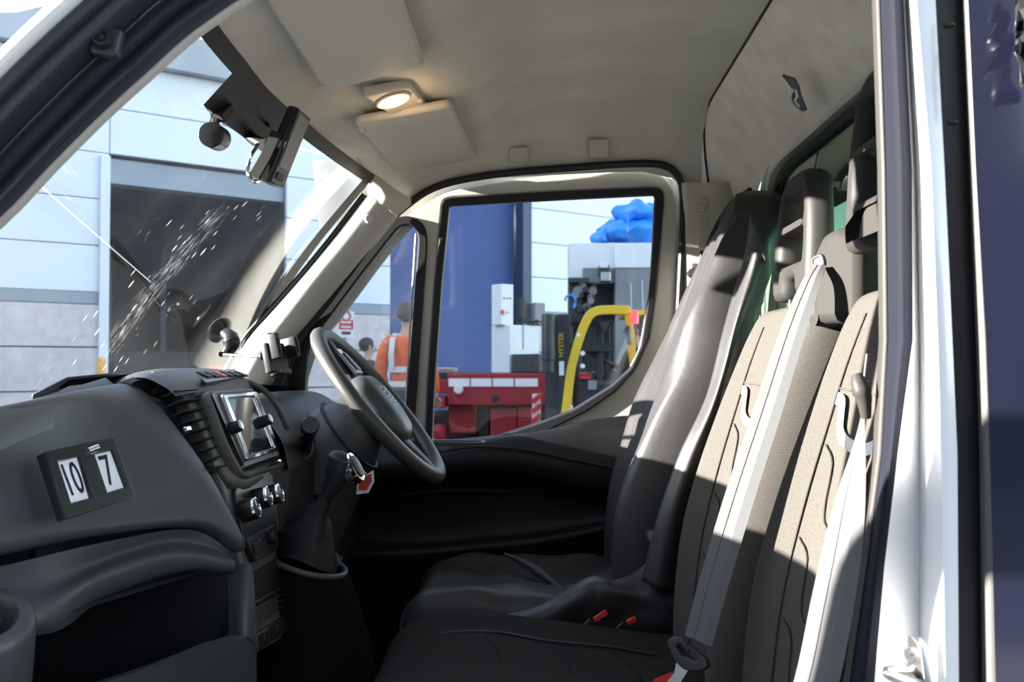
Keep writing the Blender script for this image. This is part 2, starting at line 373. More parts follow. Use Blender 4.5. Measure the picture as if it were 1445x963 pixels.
# ------------------------------------------------------------------ windscreen
def ws(s, v, h=0.0):     # s -1..1 across, v 0 top .. 1 bottom
    t = V((-.548+.072*s*s, YC+.685*s, 2.037-.022*s*s)); b = V((-1.06+.12*s*s, YC+.845*s, 1.395))
    n = V((.78, -.12*s, -.62)).normalized()
    return t.lerp(b, v)+V((-.025*math.sin(math.pi*v)*1.0, 0, .02*math.sin(math.pi*v)))+n*h
def dust(n, l, last):
    tc = n.new('ShaderNodeTexCoord')
    dif = n.new('ShaderNodeBsdfDiffuse'); dif.inputs[0].default_value = (.75, .74, .70, 1)
    trl = n.new('ShaderNodeBsdfTranslucent'); trl.inputs[0].default_value = (.72, .74, .76, 1)
    dm = n.new('ShaderNodeMixShader'); dm.inputs[0].default_value = .6; l.new(dif.outputs[0], dm.inputs[1]); l.new(trl.outputs[0], dm.inputs[2])
    def math_(op, a, b=None, clamp=False):
        q = n.new('ShaderNodeMath'); q.operation = op; q.use_clamp = clamp
        for i, x in enumerate((a, b)):
            if x is None: continue
            if isinstance(x, (int, float)): q.inputs[i].default_value = x
            else: l.new(x, q.inputs[i])
        return q.outputs[0]
    def ramp(x, lo, hi, a=0., b=1.):
        q = n.new('ShaderNodeMapRange'); q.interpolation_type = 'SMOOTHSTEP'
        q.inputs[1].default_value = lo; q.inputs[2].default_value = hi; q.inputs[3].default_value = a; q.inputs[4].default_value = b
        l.new(x, q.inputs[0]); return q.outputs[0]
    def along(p0, p1):            # distance along and across a wiper smear on the glass
        p0, p1 = V(p0), V(p1); d = (p1-p0); L = d.length; d.normalize(); nn = V((.78, 0, -.62)).normalized(); e = nn.cross(d).normalized()
        sub = n.new('ShaderNodeVectorMath'); sub.operation = 'SUBTRACT'; l.new(tc.outputs['Object'], sub.inputs[0]); sub.inputs[1].default_value = p0
        o = []
        for ax in (d, e):
            q = n.new('ShaderNodeVectorMath'); q.operation = 'DOT_PRODUCT'; l.new(sub.outputs[0], q.inputs[0]); q.inputs[1].default_value = ax; o.append(q.outputs['Value'])
        cb = n.new('ShaderNodeCombineXYZ'); l.new(math_('MULTIPLY', o[0], .25), cb.inputs[0]); l.new(o[1], cb.inputs[1])
        return o[0], o[1], cb.outputs[0], L
    a0 = WS_hit(150, 500); a1 = WS_hit(318, 290)
    A, E, vec, L = along(a0, a1)
    nz = n.new('ShaderNodeTexNoise'); nz.inputs['Scale'].default_value = 90; nz.inputs['Detail'].default_value = 6; nz.inputs['Roughness'].default_value = .7; l.new(vec, nz.inputs['Vector'])
    wid = ramp(math_('ABSOLUTE', E), .005, .06, 1, 0)
    lon = math_('MULTIPLY', ramp(A, -.06, .05), ramp(A, L-.10, L+.02, 1, 0))
    smear = math_('MULTIPLY', math_('MULTIPLY', wid, lon), ramp(nz.outputs[0], .45, .8, .0, .22))
    vo = n.new('ShaderNodeTexVoronoi'); vo.inputs['Scale'].default_value = 62; l.new(vec, vo.inputs['Vector'])
    n2 = n.new('ShaderNodeTexNoise'); n2.inputs['Scale'].default_value = 9; l.new(tc.outputs['Object'], n2.inputs['Vector'])
    specks = math_('MULTIPLY', ramp(vo.outputs['Distance'], .07, .19, 1, 0), ramp(n2.outputs[0], .38, .58, 0, .45))
    wide = math_('MULTIPLY', ramp(math_('ABSOLUTE', E), .05, .26, 1, 0), math_('MULTIPLY', ramp(A, -.2, .1), ramp(A, L-.05, L+.10, 1, 0)))
    specks = math_('MULTIPLY', specks, wide)
    n3 = n.new('ShaderNodeTexNoise'); n3.inputs['Scale'].default_value = 5; n3.inputs['Detail'].default_value = 6; l.new(tc.outputs['Object'], n3.inputs['Vector'])
    film = ramp(n3.outputs[0], .35, .75, .002, .010)
    B, F, _v, L2 = along(WS_hit(52, 262), WS_hit(215, 402))
    line = math_('MULTIPLY', ramp(math_('ABSOLUTE', F), .0006, .0018, .12, 0), math_('MULTIPLY', ramp(B, -.01, .0), ramp(B, L2-.02, L2, 1, 0)))
    tot = math_('ADD', math_('ADD', smear, specks), math_('ADD', film, line), True)
    mx = n.new('ShaderNodeMixShader'); l.new(tot, mx.inputs[0]); l.new(last.outputs[0], mx.inputs[1]); l.new(dm.outputs[0], mx.inputs[2]); return mx
def WS_hit(px, py):           # where the line of sight meets the windscreen (glass object's own space)
    d = ray(px, py); best = None
    for i in range(61):
        for j in range(61):
            q = ws(-1+i/30, j/60); e = (q-CAM).cross(d).length
            if best is None or e < best[0]: best = (e, q)
    return best[1]
WSP = WS_hit
glass('windscreen_glass', (.93, .96, .97), .16, dust)
w1 = MB().grid([[ws(-1+j/10, i/12) for j in range(21)] for i in range(13)]).build('window_1', M_['windscreen_glass'], smooth=60, loc=(0, 0, 0))
structure(w1, 'dusty windscreen with a white smear across its middle', 'window')
# black ceramic border of the windscreen, deep in the middle where the sensors sit
def border(s): return .030+.092*max(0, min(1, (.27-abs(s+.04))/.02))
fr = [[ws(s, -.01+k*(border(s)+.01)/4, .004) for s in [-1+i/100 for i in range(201)]] for k in range(5)]
MB().grid(fr).build('ceramic_border', M_['black_rubber'], w1, smooth=60)
for sd in (-1, 1):
    MB().grid([[ws(sd*(1.0-k*.03), v/14, .004) for k in range(3)] for v in range(15)]).build('ceramic_border', M_['black_rubber'], w1, smooth=60)

# ------------------------------------------------------------------ driver's door (far side)
D = Plane((0, 2.66, 1.3), (1, 0, 0), (0, -.06, .74))
def du(pts): return [D.uv(*p) for p in pts]
def rp(pts, n=4): return [(p.x, p.y) for p in cr([(*q, 0) for q in du(pts)], n, True)]
door = thing('door_1', 'closed driver door with painted upper frame and black lower card', 'door', (0, 2.66, .7), kind='structure')
outer = rpoly(du([(330, 980), (372, 600), (440, 490), (545, 342), (585, 298), (625, 272), (700, 256), (800, 246), (900, 240), (938, 246), (955, 275), (956, 330), (953, 440), (945, 600), (960, 980)]), [0, .05, .1, .1, .05, .05, .1, .1, .05, .03, .03, .05, .1, .2, 0])
main_o = [(624, 290), (627, 282), (640, 279), (780, 271), (922, 265), (933, 267), (937, 278), (931, 345), (925, 410), (915, 478), (895, 522), (868, 552), (830, 579), (780, 604), (720, 628), (650, 634), (600, 634), (604, 540), (614, 400)]
main_i = [(635, 291), (780, 283), (924, 276), (921, 345), (916, 410), (904, 488), (889, 520), (862, 545), (807, 579), (760, 597), (700, 616), (640, 622), (610, 622), (614, 540), (624, 400)]
q_o = [(560, 306), (584, 305), (600, 318), (604, 340), (596, 450), (584, 618), (500, 640), (402, 640), (400, 560), (412, 485), (428, 456), (490, 378)]
q_i = [(562, 322), (575, 317), (587, 322), (591, 336), (583, 450), (571, 606), (500, 615), (434, 612), (432, 540), (437, 488), (452, 466), (510, 388)]
mo, mi = rpoly(du(main_o), .012), rpoly(du(main_i), .008)
qo, qi = rpoly(du(q_o), .02), rpoly(du(q_i), .02)
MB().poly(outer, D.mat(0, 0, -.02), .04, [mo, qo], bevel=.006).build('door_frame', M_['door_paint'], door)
MB().poly(mo, D.mat(0, 0, -.006), .036, [mi], bevel=.004).build('window_surround', M_['black_rubber'], door)
MB().poly(qo, D.mat(0, 0, -.006), .036, [qi], bevel=.004).build('window_surround', M_['black_rubber'], door)
def film(n, l, last):        # thin even road dust on the side glass
    dif = n.new('ShaderNodeBsdfDiffuse'); dif.inputs[0].default_value = (.7, .7, .68, 1)
    trl = n.new('ShaderNodeBsdfTranslucent'); trl.inputs[0].default_value = (.7, .7, .7, 1)
    dm = n.new('ShaderNodeMixShader'); dm.inputs[0].default_value = .6; l.new(dif.outputs[0], dm.inputs[1]); l.new(trl.outputs[0], dm.inputs[2])
    tc = n.new('ShaderNodeTexCoord'); nz = n.new('ShaderNodeTexNoise'); nz.inputs['Scale'].default_value = 7; nz.inputs['Detail'].default_value = 6
    l.new(tc.outputs['Object'], nz.inputs['Vector'])
    r = n.new('ShaderNodeMapRange'); r.inputs[1].default_value = .35; r.inputs[2].default_value = .75; r.inputs[3].default_value = .03; r.inputs[4].default_value = .10
    l.new(nz.outputs[0], r.inputs[0]); mx = n.new('ShaderNodeMixShader'); l.new(r.outputs[0], mx.inputs[0]); l.new(last.outputs[0], mx.inputs[1]); l.new(dm.outputs[0], mx.inputs[2]); return mx
glass('side_glass', (.95, .97, .98), .6)
glass('quarter_glass', (.95, .97, .98), .6, film)
w3 = MB().poly(rpoly(du(main_i), .001), D.mat(0, 0, -.012), .004).build('window_3', M_['side_glass']); structure(w3, 'driver door window looking out on the forklift', 'window')
w2 = MB().poly(rpoly(du(q_i), .001), D.mat(0, 0, -.012), .004).build('window_2', M_['quarter_glass']); structure(w2, 'small quarter window in front of the driver door window', 'window')
# pale tubes: light caught by the panes' run channels, put into the colour
MB().tube([D.hit(*p, .002) for p in ((587, 330), (579, 460), (571, 600))], .0035, 6).build('channel_glint', M_['cream_plastic'], door)
MB().tube(cr([D.hit(*p, .002) for p in ((923, 290), (917, 400), (904, 486), (890, 517))], 4), .0025, 6).build('channel_glint', M_['cream_plastic'], door)
# rubber seal round the door and the body behind it
seal_px = [(400, 560), (425, 485), (470, 423), (540, 330), (580, 290), (625, 264), (700, 249), (800, 240), (900, 234), (940, 239), (958, 262), (961, 300), (956, 420), (950, 540), (930, 640)]
MB().tube(cr([D.hit(*p, .045) for p in seal_px], 5), .0105, 8).build('door_seal', M_['black_rubber'], door)
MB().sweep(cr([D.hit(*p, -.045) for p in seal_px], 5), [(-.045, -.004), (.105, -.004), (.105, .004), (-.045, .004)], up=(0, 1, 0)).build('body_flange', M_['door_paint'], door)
# lower card
def dp(px, py, h): return D.hit(px, py, h)
top = [dp(380, 612, .01), dp(480, 622, .01), dp(600, 622, .012), dp(700, 618, .012), dp(780, 604, .012), dp(840, 591, .012), dp(905, 586, .012), dp(955, 600, .012)]
r1 = [dp(370, 620, .05), dp(480, 628, .06), dp(600, 630, .06), dp(700, 613, .05), dp(770, 612, .035), dp(835, 612, .02), dp(895, 620, .02), dp(950, 640, .02)]
r2 = [dp(368, 640, .09), dp(480, 648, .10), dp(600, 640, .10), dp(690, 628, .10), dp(760, 634, .09), dp(830, 650, .07), dp(890, 664, .055), dp(945, 680, .05)]
r3 = [dp(366, 672, .085), dp(480, 672, .095), dp(600, 664, .095), dp(690, 656, .095), dp(760, 664, .085), dp(830, 684, .07), dp(890, 696, .06), dp(945, 705, .055)]
r4 = [dp(366, 690, .03), dp(480, 690, .03), dp(600, 684, .03), dp(690, 678, .03), dp(760, 688, .03), dp(830, 704, .03), dp(890, 712, .035), dp(945, 720, .04)]
r5 = [dp(366, 760, .03), dp(480, 755, .03), dp(600, 755, .03), dp(690, 748, .03), dp(760, 742, .03), dp(830, 733, .03), dp(890, 726, .035), dp(945, 730, .04)]
r6 = [dp(366, 775, .09), dp(480, 770, .09), dp(600, 766, .09), dp(690, 758, .085), dp(760, 752, .08), dp(830, 742, .065), dp(890, 734, .055), dp(945, 745, .05)]
r7 = [dp(366, 800, .085), dp(480, 800, .085), dp(600, 800, .085), dp(690, 795, .08), dp(760, 790, .075), dp(830, 780, .06), dp(890, 772, .05), dp(945, 780, .05)]
r8 = [dp(x, 1010, .05) for x in (366, 480, 600, 690, 760, 830, 890, 945)]
MB().patch([top, r1, r2, r3, r4, r5, r6, r7, r8], 4, 4).build('door_card', M_['door_card'], door, smooth=60)
MB().tube(cr([dp(622, 629, .106), dp(678, 622, .106), dp(740, 627, .10), dp(800, 640, .088), dp(890, 660, .066)], 4), .004, 6).build('sill_edge', M_['door_card'], door)
pk = Plane(dp(650, 618, .075), (1, 0, 0), (0, 1, .12))
MB().poly(rpoly([(-.075, -.012), (.07, -.016), (.078, 0), (.07, .02), (-.075, .02)], .012), pk.mat(0, 0, -.004), .012, [rpoly([(-.068, -.008), (.062, -.011), (.068, 0), (.062, .014), (-.068, .014)], .01)]).build('sill_cup', M_['console_olive'], door)
MB().tube(cr([dp(560, 712, .04), dp(575, 695, .045), dp(640, 688, .045), dp(720, 690, .045)], 4), .005, 6).build('pull_handle', M_['dash_dark'], door)
MB().cyl(dp(893, 604, .012), dp(893, 604, .020), .018, 20).build('screw_cap', M_['door_card'], door)

# ------------------------------------------------------------------ pillar trims on the far side
tl = [(516, 276, 2.50), (475, 330, 2.53), (428, 388, 2.55), (385, 437, 2.57), (345, 482, 2.59), (312, 540, 2.61)]
tm = [(541, 290, 2.47), (500, 340, 2.49), (458, 392, 2.51), (416, 442, 2.52), (375, 492, 2.53), (336, 560, 2.55)]
tr_ = [(561, 307, 2.55), (525, 352, 2.58), (488, 400, 2.60), (448, 450, 2.62), (408, 500, 2.63), (372, 575, 2.64)]
t1 = thing('trim_1', 'pale plastic trim of the far windscreen pillar', 'trim', P(372, 575, 2.62), kind='structure')
MB().patch([[P(*a), P((a[0]+b[0])/2-3, (a[1]+b[1])/2-3, (a[2]+b[2])/2-.022), P(*b), P((b[0]+c[0])/2+2, (b[1]+c[1])/2+2, (b[2]+c[2])/2-.02), P(*c)] for a, b, c in zip(tl, tm, tr_)], 4, 4).build('pillar_cover', M_['light_trim'], t1, smooth=60)
MB().tube(cr([P(x-2, y-2, d-.005) for x, y, d in tl], 4), .007, 6).build('glass_seal', M_['black_rubber'], t1)
q = P(521, 309, 2.475); MB().lathe([(.001, .005), (.010, .005), (.0125, .002), (.0125, -.01)], mat_at(q, (.25, -.95, .1)), 20).build('screw_cap', M_['light_trim'], t1)
MB().patch([[P(*a), P((a[0]+b[0])/2, (a[1]+b[1])/2, (a[2]+b[2])/2-.02), P(*b)] for a, b in (((560, 306, 2.55), (586, 284, 2.57)), ((541, 290, 2.465), (560, 268, 2.49)), ((516, 276, 2.49), (530, 246, 2.47)))], 4, 4).build('pillar_cap', M_['headliner'], t1, smooth=60)
# dark filler between windscreen pillar and dash, door mirror corner
MB().patch([[P(345, 540, 2.60), P(400, 486, 2.635), P(428, 480, 2.65)], [P(330, 620, 2.60), P(400, 580, 2.63), P(425, 570, 2.65)], [P(330, 720, 2.60), P(390, 720, 2.63), P(440, 700, 2.65)]], 4, 4).build('kick_panel', M_['dash_dark'], t1, smooth=60)
# pillar behind the driver door
t2 = thing('trim_2', 'cream trim of the pillar behind the driver door', 'trim', P(990, 560, 2.6), kind='structure')
bl = [P(957, 258, 2.565), P(958, 330, 2.59), P(955, 420, 2.61), P(948, 520, 2.63), P(935, 640, 2.65)]
bm_ = [P(967, 258, 2.535), P(968, 330, 2.56), P(966, 420, 2.58), P(962, 520, 2.60), P(950, 640, 2.62)]
bn = [P(985, 258, 2.53), P(985, 330, 2.55), P(985, 420, 2.57), P(985, 520, 2.59), P(985, 640, 2.61)]
br_ = [P(1026, 257, 2.52), P(1026, 330, 2.54), P(1026, 420, 2.56), P(1026, 520, 2.58), P(1026, 640, 2.60)]
bs = [P(1055, 250, 2.60), P(1060, 330, 2.62), P(1060, 420, 2.64), P(1060, 520, 2.64), P(1060, 640, 2.66)]
MB().patch([bl, bm_, bn, br_, bs], 4, 4).build('pillar_cover', M_['cream_plastic'], t2, smooth=50)
bp = Plane(P(992, 300, 2.545), (1, 0, 0), (0, -.06, 1))
MB().lathe([(.001, .012), (.012, .012), (.016, .008), (.017, 0), (.030, 0), (.0325, -.006)], bp.mat(*bp.uv(993, 287), .006) @ Matrix.Diagonal((.62, 1, 1, 1)), 26).build('belt_anchor_cover', M_['cream_plastic'], t2)
MB().poly(rpoly([bp.uv(*p) for p in ((985, 305), (1002, 304), (1000, 352), (984, 352))], .01), bp.mat(0, 0, .006), .008, bevel=.002).build('slot_cover', M_['cream_plastic'], t2)
MB().sphere(P(992, 293, 2.53), .012, 14, 8, (1, .6, 1)).build('belt_anchor_knob', M_['light_trim'], t2)
# closing panels of the far body side, behind and below the door
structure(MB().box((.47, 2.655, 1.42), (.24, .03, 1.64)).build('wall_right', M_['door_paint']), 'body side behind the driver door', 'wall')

# ------------------------------------------------------------------ near doorway: pillar, roof rail and seals
G = [V((x, y, 0)) for x, y in ((-620, 900), (-480, 740), (-330, 600), (-170, 466), (0, 320), (77, 240), (150, 167), (217, 106), (264, 63), (300, 36), (350, 2), (430, -45), (560, -95), (760, -130), (1000, -140), (1140, -125), (1210, -80), (1231, -30))]
G = cr(G, 4)
def off(d):
    o = []
    for i, p in enumerate(G):
        t = (G[min(i+1, len(G)-1)]-G[max(i-1, 0)]).normalized(); k = V((t.y, -t.x, 0)); o.append(p+k*d)
    return o
def band(d0, y0, d1, y1, bulge, n=6):
    A, B = off(d0), off(d1); rows = []
    for k in range(n+1):
        t = k/n; yy = y0+(y1-y0)*t-bulge*math.sin(math.pi*t)
        rows.append([P(a.x+(b.x-a.x)*t, a.y+(b.y-a.y)*t, yy) for a, b in zip(A, B)])
    return rows
t3 = thing('trim_3', 'frame of the near doorway with its rubber seals along pillar and roof', 'trim', (-.7, 1.0, 1.0), kind='structure')
def back(rows, dy=.02): return [[p+V((0, dy, 0)) for p in rows[0]]]+rows+[[p+V((0, dy, 0)) for p in rows[-1]]]
MB().grid(back(band(0, 1.045, 12, 1.04, .003), .006)).build('pillar_edge', M_['light_trim'], t3, smooth=50)
MB().grid(back(band(10, 1.038, 44, 1.02, .016), .008)).build('inner_seal', M_['seal_rubber'], t3, smooth=50)
MB().grid(back(band(43, 1.02, 71, 1.01, .020))).build('inner_seal', M_['seal_rubber'], t3, smooth=50)
MB().grid(back(band(69, 1.015, 90, 1.005, .002))).build('painted_flange', M_['white_paint'], t3, smooth=50)
MB().grid(back(band(88, .985, 122, .97, .010))).build('outer_seal', M_['seal_rubber'], t3, smooth=50)
MB().grid(back(band(120, .97, 144, .96, .006))).build('outer_seal', M_['seal_rubber'], t3, smooth=50)
MB().grid(back(band(142, .965, 175, .95, .008), .06)).build('painted_pillar', M_['white_paint'], t3, smooth=50)
q = P(148, 57, .985); nrm = V((.15, -.98, .1))
MB().poly(rpoly([(-.017, -.015), (.013, -.019), (.019, .012), (-.011, .018)], .006), mat_at(q+V((0, .006, 0)), nrm), .016, bevel=.003).build('plug_pad', M_['seal_rubber'], t3)
MB().lathe([(.0005, .004), (.003, .004), (.004, .002), (.0065, .002), (.0075, .005), (.0095, .005), (.011, 0), (.011, -.01)], mat_at(q-V((0, .006, 0)), nrm), 24).build('screw_plug', M_['black_rubber'], t3)
q0, q1 = P(184, 17, .998), P(195, 31, .998); MB().tube([q0, q1], .0012, 6).build('flange_joint', M_['seal_rubber'], t3)
# rear pillar of the near doorway
rows_y = [-90, 0, 120, 240, 360, 480, 640, 800, 900, 963, 1100, 1400, 1800]
def col(tab): return [lerp_tab(tab, y) for y in rows_y]
B_ = [col(t) for t in (
 [(-90, 1228), (0, 1230), (240, 1238), (480, 1240), (560, 1238), (640, 1231), (720, 1222), (800, 1211), (963, 1186), (1800, 1080)],
 [(-90, 1239), (0, 1241), (240, 1249), (480, 1252), (640, 1244), (800, 1223), (963, 1199), (1800, 1090)],
 [(-90, 1273), (0, 1275), (240, 1287), (480, 1288), (640, 1267), (800, 1248), (963, 1234), (1800, 1160)],
 [(-90, 1277), (0, 1279), (240, 1292), (480, 1297), (640, 1298), (963, 1297), (1800, 1290)],
 [(-90, 1292), (0, 1293), (240, 1314), (480, 1323), (640, 1328), (963, 1334), (1800, 1345)],
 [(-90, 1319), (0, 1320), (240, 1333), (480, 1344), (640, 1351), (963, 1353), (1800, 1360)],
 [(-90, 1356), (0, 1358), (240, 1368), (480, 1377), (640, 1382), (963, 1386), (1800, 1400)],
 [(-90, 1364), (0, 1366), (240, 1377), (480, 1391), (640, 1397), (963, 1405), (1800, 1425)])]
def vband(i, y0, j, y1, bulge, n=5, back0=0.0, back1=0.0):
    rows = []
    if back0: rows.append([P(x, y, y0)+V((.022, back0, 0)) for x, y in zip(B_[i], rows_y)])
    for k in range(n+1):
        t = k/n; rows.append([P(a+(b-a)*t, y, y0+(y1-y0)*t-bulge*math.sin(math.pi*t)) for a, b, y in zip(B_[i], B_[j], rows_y)])
    if back1: rows.append([P(x, y, y1)+V((0, back1, 0)) for x, y in zip(B_[j], rows_y)])
    return MB().grid(rows)
t4 = thing('trim_4', 'rear pillar of the near doorway, white painted edge beside grey rubber seal', 'trim', (.38, .95, .6), kind='structure')
vband(0, 1.045, 1, 1.03, .004, 4, .04).build('seal_lip', M_['headrest_plastic'], t4, smooth=50)
vband(1, 1.035, 2, 1.00, .030, 8).build('door_seal', M_['seal_dull'], t4, smooth=50)
vband(2, 1.00, 3, 1.02, .0, 2).build('inner_flange', M_['white_paint'], t4, smooth=50)
vband(3, 1.02, 4, .925, .0, 4).build('pillar_face', M_['white_paint'], t4, smooth=50)
vband(4, .925, 5, .931, .001, 4, 0, .05).build('pillar_skin', M_['white_paint'], t4, smooth=50)
vband(5, .945, 6, .945, .0, 3).build('gap_filler', M_['black_plastic'], t4, smooth=50)
for px, py in ((1340, 35), (1345, 172), (1262, 92)):
    MB().sphere(P(px, py, .944 if px > 1300 else 1.0), .004, 10, 6, (1.4, .5, .7)).build('filler_clip', M_['black_plastic'], t4)
# door striker
ds = thing('door_striker', 'steel door striker plate with loop on the white pillar, bottom right', 'latch', P(1296, 962, .95))
sp = Plane(P(1303, 935, .94), (.18, -.98, 0), (0, 0, 1))
MB().poly(rpoly([sp.uv(*p) for p in ((1294, 896), (1300, 898), (1312, 912), (1319, 965), (1319, 1010), (1294, 1010))], .008), sp.mat(0, 0, .006), .008, bevel=.001).build('striker_plate', M_['brushed'], ds)
MB().lathe([(.001, .006), (.005, .006), (.0065, .003), (.0065, 0)], sp.mat(*sp.uv(1301, 923), .010), 16).build('bolt', M_['brushed'], ds)
MB().tube(cr([P(1312, 962, .93), P(1290, 966, .925), P(1262, 956, .92), P(1252, 950, .92), P(1258, 946, .925), P(1280, 946, .935), P(1302, 946, .945)], 3), .0048, 8).build('striker_loop', M_['brushed'], ds)
# the load body behind the cab
lb = thing('cargo_box', 'glossy navy side of the load body behind the cab, far right', 'vehicle body', (1.0, .93, .6))
vband(6, .94, 7, .925, .004, 4).build('edge_moulding', M_['moulding'], lb, smooth=50)
rows = [[P(x, y, .925) for x, y in zip(B_[7], rows_y)], [V((.62, .915, P(1400, y, .92).z)) for y in rows_y], [V((1.7, .90, P(1400, y, .92).z)) for y in rows_y]]
MB().grid(rows).build('side_panel', M_['navy_paint'], lb, smooth=30)
MB().grid([[V((1.7, .90, P(1400, y, .92).z)) for y in rows_y], [V((1.7, 2.75, P(1400, y, .92).z)) for y in rows_y]]).build('rear_panel', M_['navy_paint'], lb, smooth=30)
rnd = random.Random(3)
wr = MB().grid([[P(1432+i*7+rnd.uniform(-2, 2)+(8 if j > 6 else 0), -20+j*16+rnd.uniform(-3, 3), .905-rnd.random()*.018) for i in range(6)] for j in range(10)])
tag(wr.build('plastic_wrap', M_['satin_black'], smooth=20, solid=.001), 'crumpled shiny black plastic on the navy panel at the top right corner', 'plastic')
# the near door, standing open outside the frame
d2 = thing('door_2', 'open passenger door, swung forward out of the doorway', 'door', (-.78, .93, .6), kind='structure')
DP = Plane((-.78, .92, 1.3), (.26, -.966, 0), (0, 0, 1))
MB().poly(rpoly([(0, -.7), (1.02, -.7), (1.02, .72), (.55, .78), (.05, .25)], .06), DP.mat(0, 0, 0), .06, [rpoly([(.12, .12), (.95, .12), (.95, .62), (.56, .66), (.14, .20)], .05)], bevel=.008).build('door_panel', M_['door_paint'], d2)
# ================================================================== DASHBOARD
dash = thing('dashboard', 'dark grey dashboard with air vent, radio and open tray below the windscreen', 'dashboard', (-.75, 1.6, .7))
# passenger airbag panel and the dash top behind it
c_r1 = [(-170, 612, .985), (-70, 588, 1.065), (0, 573, 1.128), (95, 554, 1.285), (150, 544, 1.41), (172, 541, 1.465)]
c_r2 = [(-170, 618, .975), (-70, 594, 1.048), (0, 579, 1.108), (98, 560, 1.262), (160, 548, 1.39), (190, 546, 1.452)]
c_r2b = [(-170, 650, .97), (-70, 626, 1.042), (0, 610, 1.102), (106, 588, 1.257), (188, 572, 1.388), (222, 574, 1.449)]
c_r3 = [(-170, 720, .97), (-70, 702, 1.035), (0, 688, 1.09), (125, 662, 1.25), (235, 638, 1.39), (281, 652, 1.447)]
c_r4 = [(-170, 780, .965), (-70, 765, 1.025), (0, 748, 1.075), (140, 722, 1.235), (265, 705, 1.385), (318, 718, 1.443)]
c_r5 = [(-170, 812, .97), (-70, 798, 1.03), (0, 782, 1.08), (150, 752, 1.24), (285, 740, 1.39), (341, 772, 1.445)]
rows = [[P(*p) for p in r] for r in (c_r1, c_r2, c_r2b, c_r3, c_r4, c_r5)]
back_ = [p+V((-.03, .012, -.01)) for p in rows[0]]
rows = [back_]+rows+[[p+V((-.05, .01, -.012)) for p in rows[-1]]]
rows = [r+[r[-1]+V((-.012, .012, -.001)), r[-1]+V((-.09, .018, -.004))] for r in rows]
MB().patch(rows, 5, 5).build('passenger_panel', M_['dash_plastic'], dash, smooth=60)
def dtop(y, t):               # dash top, t 0 at the rear lip .. 1 at the glass
    xl = lerp_tab([(.98, -.66), (1.12, -.665), (1.27, -.675), (1.45, -.70), (1.62, -.69), (1.85, -.70), (2.62, -.72)], y)
    zl = lerp_tab([(.98, 1.424), (1.12, 1.449), (1.27, 1.466), (1.45, 1.482), (1.62, 1.494), (1.78, 1.494), (1.95, 1.47), (2.62, 1.44)], y)
    s = (y-YC)/.845; xg = -1.055+.12*s*s
    return V((xl+(xg-xl)*t, y, zl-(.105 if y < 1.5 else lerp_tab([(1.5, .10), (1.7, .06)], y))*t))
ys = [.985, 1.05, 1.12, 1.2, 1.27, 1.36, 1.45, 1.53, 1.62, 1.7, 1.78, 1.86, 1.95, 2.1, 2.3, 2.5, 2.64]
MB().grid([[dtop(y, t) for y in ys] for t in (0, .06, .15, .3, .45, .6, .8, 1.0)]).build('dash_top', M_['dash_plastic'], dash, smooth=60)
MB().grid([[dtop(y, 0) for y in ys if y < 1.5], [dtop(y, 0)+V((.015, 0, -.012)) for y in ys if y < 1.5], [dtop(y, 0)+V((.02, 0, -.04)) for y in ys if y < 1.5]]).build('top_lip', M_['dash_plastic'], dash, smooth=60)
# open document bin on the far part of the dash top
bn_ = Plane(P(115, 540, 1.66), (0, 1, .02), (-.3, 0, 1))
bo = [P(44, 556, 1.56), P(94, 532, 1.58), P(150, 527, 1.62), P(176, 529, 1.64), P(176, 548, 1.64), P(44, 568, 1.56)]
MB().rings([bo, [p+V((-.02, .16, -.012)) for p in bo]]).build('document_bin', M_['dash_plastic'], dash, smooth=20, bevel=.003)
bi = [P(84, 546, 1.565), P(98, 536.5, 1.572), P(148, 531.5, 1.61), P(168, 532, 1.625), P(168, 545, 1.625), P(84, 556, 1.565)]
MB().rings([[p+V((0, .01, 0)) for p in bi], bi]).build('bin_opening', M_['carpet'], dash, smooth=20)
MB().sweep(cr([P(174, 549, 1.44), P(180, 540, 1.45), P(196, 535, 1.47), P(216, 534, 1.50)], 4), [(-.006, -.014), (.010, -.014), (.010, .002), (-.006, .002)], up=(.2, -.2, 1)).build('vent_flap', M_['leather_black'], dash)

# ---- centre stack: a leaning plane facing the rear
S = Plane((-.579, 1.6, 1.443), (0, 1, 0), (-.045, 0, .112))
def spts(*p): return [S.uv(*q) for q in p]
def sy(y): return y-1.6
# hood of the stack (rounded top over vent and radio)
hs = []
for y, k in ((1.462, .0), (1.50, .6), (1.56, .95), (1.62, 1), (1.70, 1), (1.78, .95), (1.84, .8), (1.88, .45)):
    hs.append([V((-.80, y, 1.452+.012*k-.022*(1-k))), V((-.72, y, 1.474+.012*k-.016*(1-k))), V((-.655, y, 1.482+.014*k)), V((-.612, y, 1.468+.012*k)), V((-.592, y, 1.452+.004*k))])
MB().patch(hs, 4, 4).build('stack_hood', M_['dash_plastic'], dash, smooth=60)
# face plate of the stack with the openings for vent, radio and heater
def sp(px, py, Y): q = P(px, py, Y); return q
face_out = spts((262, 566), (348, 549), (362, 560), (392, 640), (384, 655), (320, 676), (306, 668))
radio_open = [(-.004, -.122), (.188, -.122), (.188, .004), (-.004, .004)]
MB().poly(rpoly([(-.045, .014), (.205, .014), (.212, -.06), (.207, -.140), (.19, -.150), (.0, -.150), (-.03, -.142), (-.05, -.09)], [.02, .015, .03, .012, .02, .02, .02, .05]), S.mat(0, 0, -.006), .03, [radio_open], bevel=.006).build('radio_surround', M_['console_olive'], dash)
